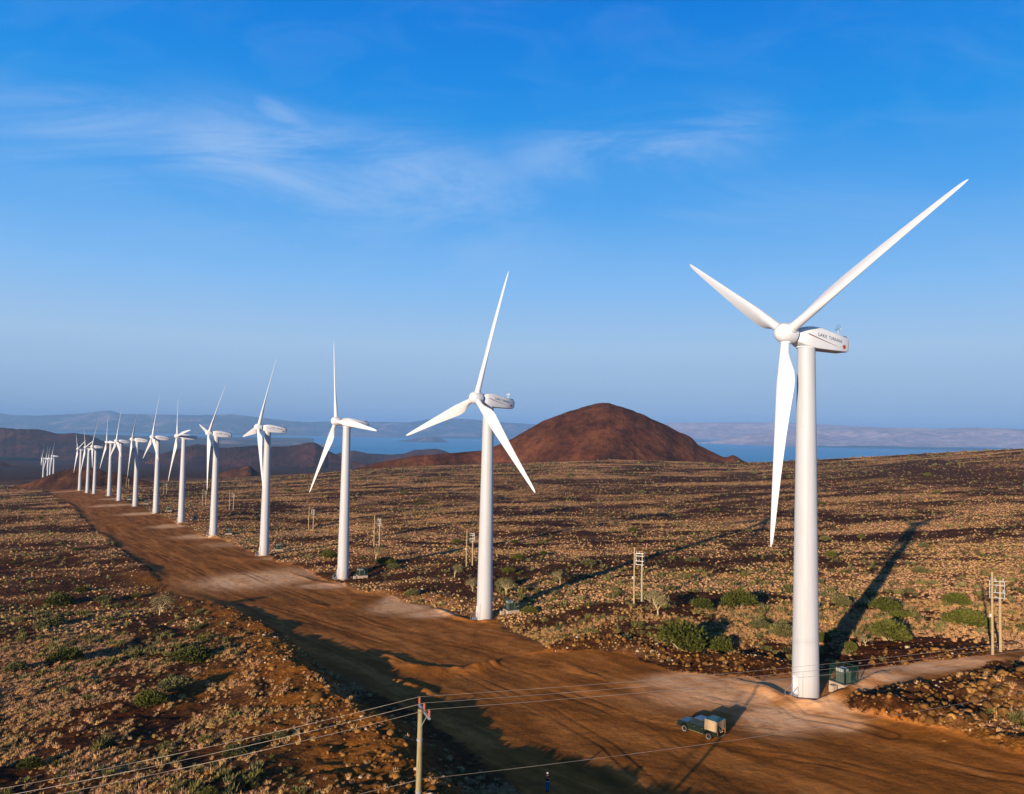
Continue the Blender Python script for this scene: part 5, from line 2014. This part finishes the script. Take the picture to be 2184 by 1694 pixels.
# ------------------------------------------------------------------ bushes and small trees
LEAF = leaf_mat('green_foliage', [(0.0, (0.040, 0.050, 0.008)), (0.5, (0.078, 0.084, 0.014)), (1.0, (0.14, 0.135, 0.026))])
LEAFG = leaf_mat('grey_green_foliage', [(0.0, (0.075, 0.072, 0.025)), (0.5, (0.13, 0.122, 0.045)), (1.0, (0.22, 0.19, 0.075))])
STEM = plain('pale_bark', (0.40, 0.32, 0.20), 0.9, 0.1, 0.2, 8)


def bush_meshes(seed, n, upright=0.0, leaf=0.085):
    """foliage of many small leaf shoots on several lobes, and stems; unit half width"""
    r = np.random.default_rng(seed)
    lobes = [(0, 0, 0.42, 0.72)]
    for k in range(7):
        a = r.uniform(0, 6.283)
        q = r.uniform(0.35, 0.68)
        lobes.append((math.cos(a) * q, math.sin(a) * q, r.uniform(0.22, 0.48), r.uniform(0.28, 0.42)))
    wts = np.array([l[3] ** 2 for l in lobes])
    which = r.choice(len(lobes), n, p=wts / wts.sum())
    L = np.array(lobes)[which]
    d = r.normal(size=(n, 3))
    d[:, 2] = np.abs(d[:, 2]) * 1.0 - 0.25
    d /= np.linalg.norm(d, axis=1)[:, None]
    rad = L[:, 3:4] * (0.55 + 0.45 * r.random((n, 1)) ** 0.5) * (1 + 0.15 * r.normal(size=(n, 1)))
    c = L[:, :3] + d * rad * np.array([1, 1, 0.78])
    ok = c[:, 2] > 0.03
    c, d = c[ok], d[ok]
    n = len(c)
    ax = d + np.array([0, 0, 0.6 + upright]) + 0.55 * r.normal(size=(n, 3))
    ax /= np.linalg.norm(ax, axis=1)[:, None]
    t = np.cross(ax, r.normal(size=(n, 3)))
    t /= np.linalg.norm(t, axis=1)[:, None]
    ln = leaf * r.uniform(0.7, 1.5, (n, 1))
    wd = ln * 0.34
    V = np.stack([c - t * wd * 0.4, c + t * wd * 0.4, c + ax * ln * 0.6 + t * wd, c + ax * ln * 1.25, c + ax * ln * 0.6 - t * wd], 1).reshape(-1, 3)
    F = np.array([[0, 1, 2], [0, 2, 4], [4, 2, 3]])[None] + (np.arange(n) * 5)[:, None, None]
    bm = bmesh.new()
    for k in range(9):
        a = r.uniform(0, 6.283)
        q = r.uniform(0.2, 0.6)
        add_tube(bm, (0.05 * math.cos(a), 0.05 * math.sin(a), -0.05), (q * math.cos(a), q * math.sin(a), r.uniform(0.3, 0.55)), 0.022, 0.008, 5)
    return V, F.reshape(-1, 3), bm


BUSH = []
for k in range(5):
    V, F, bm = bush_meshes(300 + k, 3200, 0.3, 0.095)
    me = np_mesh('foliage', V, F, mat=LEAF)
    st = bpy.data.meshes.new('stems')
    bm.to_mesh(st)
    bm.free()
    st.materials.append(STEM)
    meg = me.copy()
    meg.materials[0] = LEAFG
    BUSH.append((me, meg, st))


def bush(px, py, w, var, grey, hk, label, group):
    """px, py: middle of its foot in the photograph, w its width there"""
    g = G([px], [py])[0]
    s = 0.5 * w * g[1] / FPX
    root = empty('shrub', (g[0], g[1], g[2] - 0.03 * s), random.uniform(0, 6.28))
    root.scale = (s, s, s * hk)
    me, meg, st = BUSH[var % 5]
    link('foliage', meg if grey else me, root)
    link('stems', st, root)
    tag(root, label, 'shrub', group)


GB = 'named shrubs'
for i, (px, py, w, grey, hk, label) in enumerate([
        (1455, 1386, 118, 0, 0.95, 'largest dark green bush, by the rubble strip right of the twin poles'),
        (1537, 1390, 62, 0, 0.95, 'dark green bush touching the right side of the largest bush'),
        (1577, 1296, 72, 0, 1.0, 'round green bush on the plain above the largest bush, with a shadow to its right'),
        (1497, 1301, 52, 0, 0.9, 'green bush between the pale twiggy tree and the round bush'),
        (1888, 1306, 74, 0, 0.8, 'green cushion bush right of the nearest turbine, upper of two'),
        (1897, 1366, 90, 0, 0.9, 'large green cushion bush above the transformer, lower of two'),
        (2040, 1290, 62, 0, 0.75, 'green bush on the plain left of the right hand poles'),
        (2068, 1337, 90, 0, 0.75, 'wide green bush just left of the feet of the right hand poles'),
        (1814, 1390, 30, 0, 1.3, 'small upright green bush in the tower shadow near the transformer'),
        (1757, 1372, 34, 0, 1.3, 'upright green bush half hidden by the nearest tower'),
        (1672, 1357, 58, 1, 0.9, 'grey green bush just left of the nearest tower'),
        (1795, 1291, 44, 1, 0.9, 'olive bush right of the nearest tower beside the shadow'),
        (1772, 1189, 26, 0, 1.0, 'small dark green bush right of the nearest tower on the open plain'),
        (1620, 1340, 55, 1, 0.6, 'pale green cushion shrub above the rubble strip'),
        (1920, 1317, 50, 0, 0.6, 'low olive bush at the right foot of the upper cushion bush'),
        (318, 1502, 72, 0, 0.75, 'dark green bush in the left foreground with a black shadow beside it'),
        (140, 1409, 78, 0, 0.6, 'dark green bush in the left foreground, higher left of the pair'),
        (412, 1406, 88, 0, 0.55, 'fresh green spreading bush near the left bank of the road'),
        (378, 1470, 82, 1, 0.6, 'grey green bush above the dark green bush in the left foreground'),
        (64, 1636, 52, 0, 0.7, 'dark green bush at the lower left corner'),
        (448, 1700, 48, 0, 0.8, 'green bush cut by the bottom edge left of the pole'),
        (126, 1290, 64, 0, 0.7, 'olive bush at the left among dark shadows'),
        (106, 1336, 60, 1, 0.6, 'grey olive bush at the left below the olive one'),
        (222, 1284, 44, 1, 0.6, 'grey green bush left of the pale shrub by the road'),
        (36, 1430, 52, 1, 0.7, 'brownish grey bush near the left edge'),
        (504, 1608, 66, 1, 0.5, 'grey spreading shrub under the wires on the left'),
        (600, 1575, 34, 1, 0.8, 'small grey green tussock shrub on the orange bank'),
        (1075, 1255, 42, 1, 1.0, 'grey green bush just right of the second turbine'),
        (822, 1206, 55, 0, 0.6, 'green bush at the foot of the pale tree right of the third turbine'),
        (700, 1190, 40, 0, 0.8, 'olive bush left of the third tower, beyond the road'),
        (880, 1272, 36, 1, 0.8, 'grey bush at the top of the pale ramp'),
        (1255, 1205, 40, 1, 0.6, 'grey bush on the plain left of the second pair of poles')]):
    bush(px, py, w, i, grey, hk, label, None)
# the many bushes of the plain
r = np.random.default_rng(404)
cand = []
while len(cand) < 90:
    px, py = r.uniform(20, 2170), 1000 + 330 * r.random() ** 1.5
    if py < 1010 and px < 1000:
        continue
    cand.append((px, py))
cand = np.array(cand)
gg = G(cand[:, 0], cand[:, 1])
sdd = gsd(gg[:, 0], gg[:, 1])
for i in range(len(cand)):
    if sdd[i] > -4 or gg[i, 1] > 1100:
        continue
    s = r.uniform(0.7, 1.9) * np.interp(gg[i, 1], [100, 900], [0.9, 2.2])
    root = empty('shrub', gg[i] - np.array([0, 0, 0.04]), r.uniform(0, 6.28))
    root.scale = (s, s, s * r.uniform(0.6, 0.95))
    me, meg, st = BUSH[i % 5]
    gk = r.random() < 0.4
    link('foliage', meg if gk else me, root)
    link('stems', st, root)
    side = 'right of the turbine row' if gg[i, 0] > -0.69 * (gg[i, 1] - 155) - 5.6 else 'left of the road'
    tag(root, 'small %s shrub scattered on the dry plain %s' % ('grey green' if gk else 'green', side), 'shrub', 'small %s shrubs %s' % ('grey green' if gk else 'green', side))


def twig_tree(seed, leafy):
    """pale branching shrub: trunk and limbs as one mesh, thin crown of twigs and small leaves; unit height"""
    r = random.Random(seed)
    bm = bmesh.new()
    tips = []

    def grow(p, d, L, rad, depth):
        q = p + d * L
        add_tube(bm, p, q, rad, rad * 0.7, 5, depth == 0)
        if depth >= 4:
            tips.append(q)
            return
        for _ in range(r.choice((2, 3)) if depth else 4):
            nd_ = (d + Vector((r.uniform(-1, 1), r.uniform(-1, 1), r.uniform(-0.35, 0.6))) * (0.75 if depth else 1.0)).normalized()
            grow(q, nd_, L * r.uniform(0.62, 0.9), rad * 0.62, depth + 1)
    grow(Vector((0, 0, -0.04)), Vector((0.1, 0, 1)).normalized(), 0.24, 0.035, 0)
    tr_me = bpy.data.meshes.new('trunk')
    bm.to_mesh(tr_me)
    bm.free()
    tr_me.materials.append(PALETWIG)
    rg = np.random.default_rng(seed)
    T = np.array([t[:] for t in tips])
    n = 14 * len(T)
    c = np.repeat(T, 14, 0) + 0.07 * rg.normal(size=(n, 3))
    ax = rg.normal(size=(n, 3)) + np.array([0, 0, 0.7])
    ax /= np.linalg.norm(ax, axis=1)[:, None]
    t = np.cross(ax, rg.normal(size=(n, 3)))
    t /= np.linalg.norm(t, axis=1)[:, None]
    ln = rg.uniform(0.04, 0.09, (n, 1))
    wd = ln * 0.16
    V = np.stack([c - t * wd, c + t * wd, c + ax * ln], 1).reshape(-1, 3)
    F = np.arange(3 * n).reshape(-1, 3)
    cr_me = np_mesh('crown', V, F, mat=TWIGLEAF)
    return tr_me, cr_me


PALETWIG = plain('bleached_bark', (0.46, 0.36, 0.20), 0.85, 0.1, 0.15, 8)
TWIGLEAF = leaf_mat('pale_twig_leaves', [(0.0, (0.15, 0.125, 0.05)), (0.5, (0.24, 0.195, 0.09)), (1.0, (0.36, 0.28, 0.14))])
TW = [twig_tree(501 + k, 1) for k in range(3)]
for i, (px, py, h, label) in enumerate([
        (1404, 1313, 52, 'pale bleached twiggy tree beside the second pair of poles'),
        (969, 1232, 30, 'small pale twiggy tree left of the second turbine'),
        (801, 1193, 32, 'small pale twiggy tree under the poles right of the third turbine'),
        (340, 1312, 42, 'pale twiggy shrub on the left edge of the road'),
        (1195, 1245, 30, 'pale twiggy shrub right of the second turbine'),
        (1080, 1268, 34, 'pale twiggy shrub at the right foot of the second tower'),
        (1008, 1262, 26, 'pale twiggy shrub at the left foot of the second tower'),
        (640, 1578, 30, 'dead white branchy shrub under the wires on the bank'),
        (1846, 1378, 24, 'thin pale twiggy shrub between the tower shadow and the cushion bush')]):
    g = G([px], [py])[0]
    s = h * g[1] / FPX * 1.15
    root = empty('dry_tree', g, random.uniform(0, 6.28))
    root.scale = (s * 1.15, s * 1.15, s)
    a, c = TW[i % 3]
    link('trunk', a, root)
    if 'dead' not in label:
        link('crown', c, root)
    tag(root, label, 'tree')
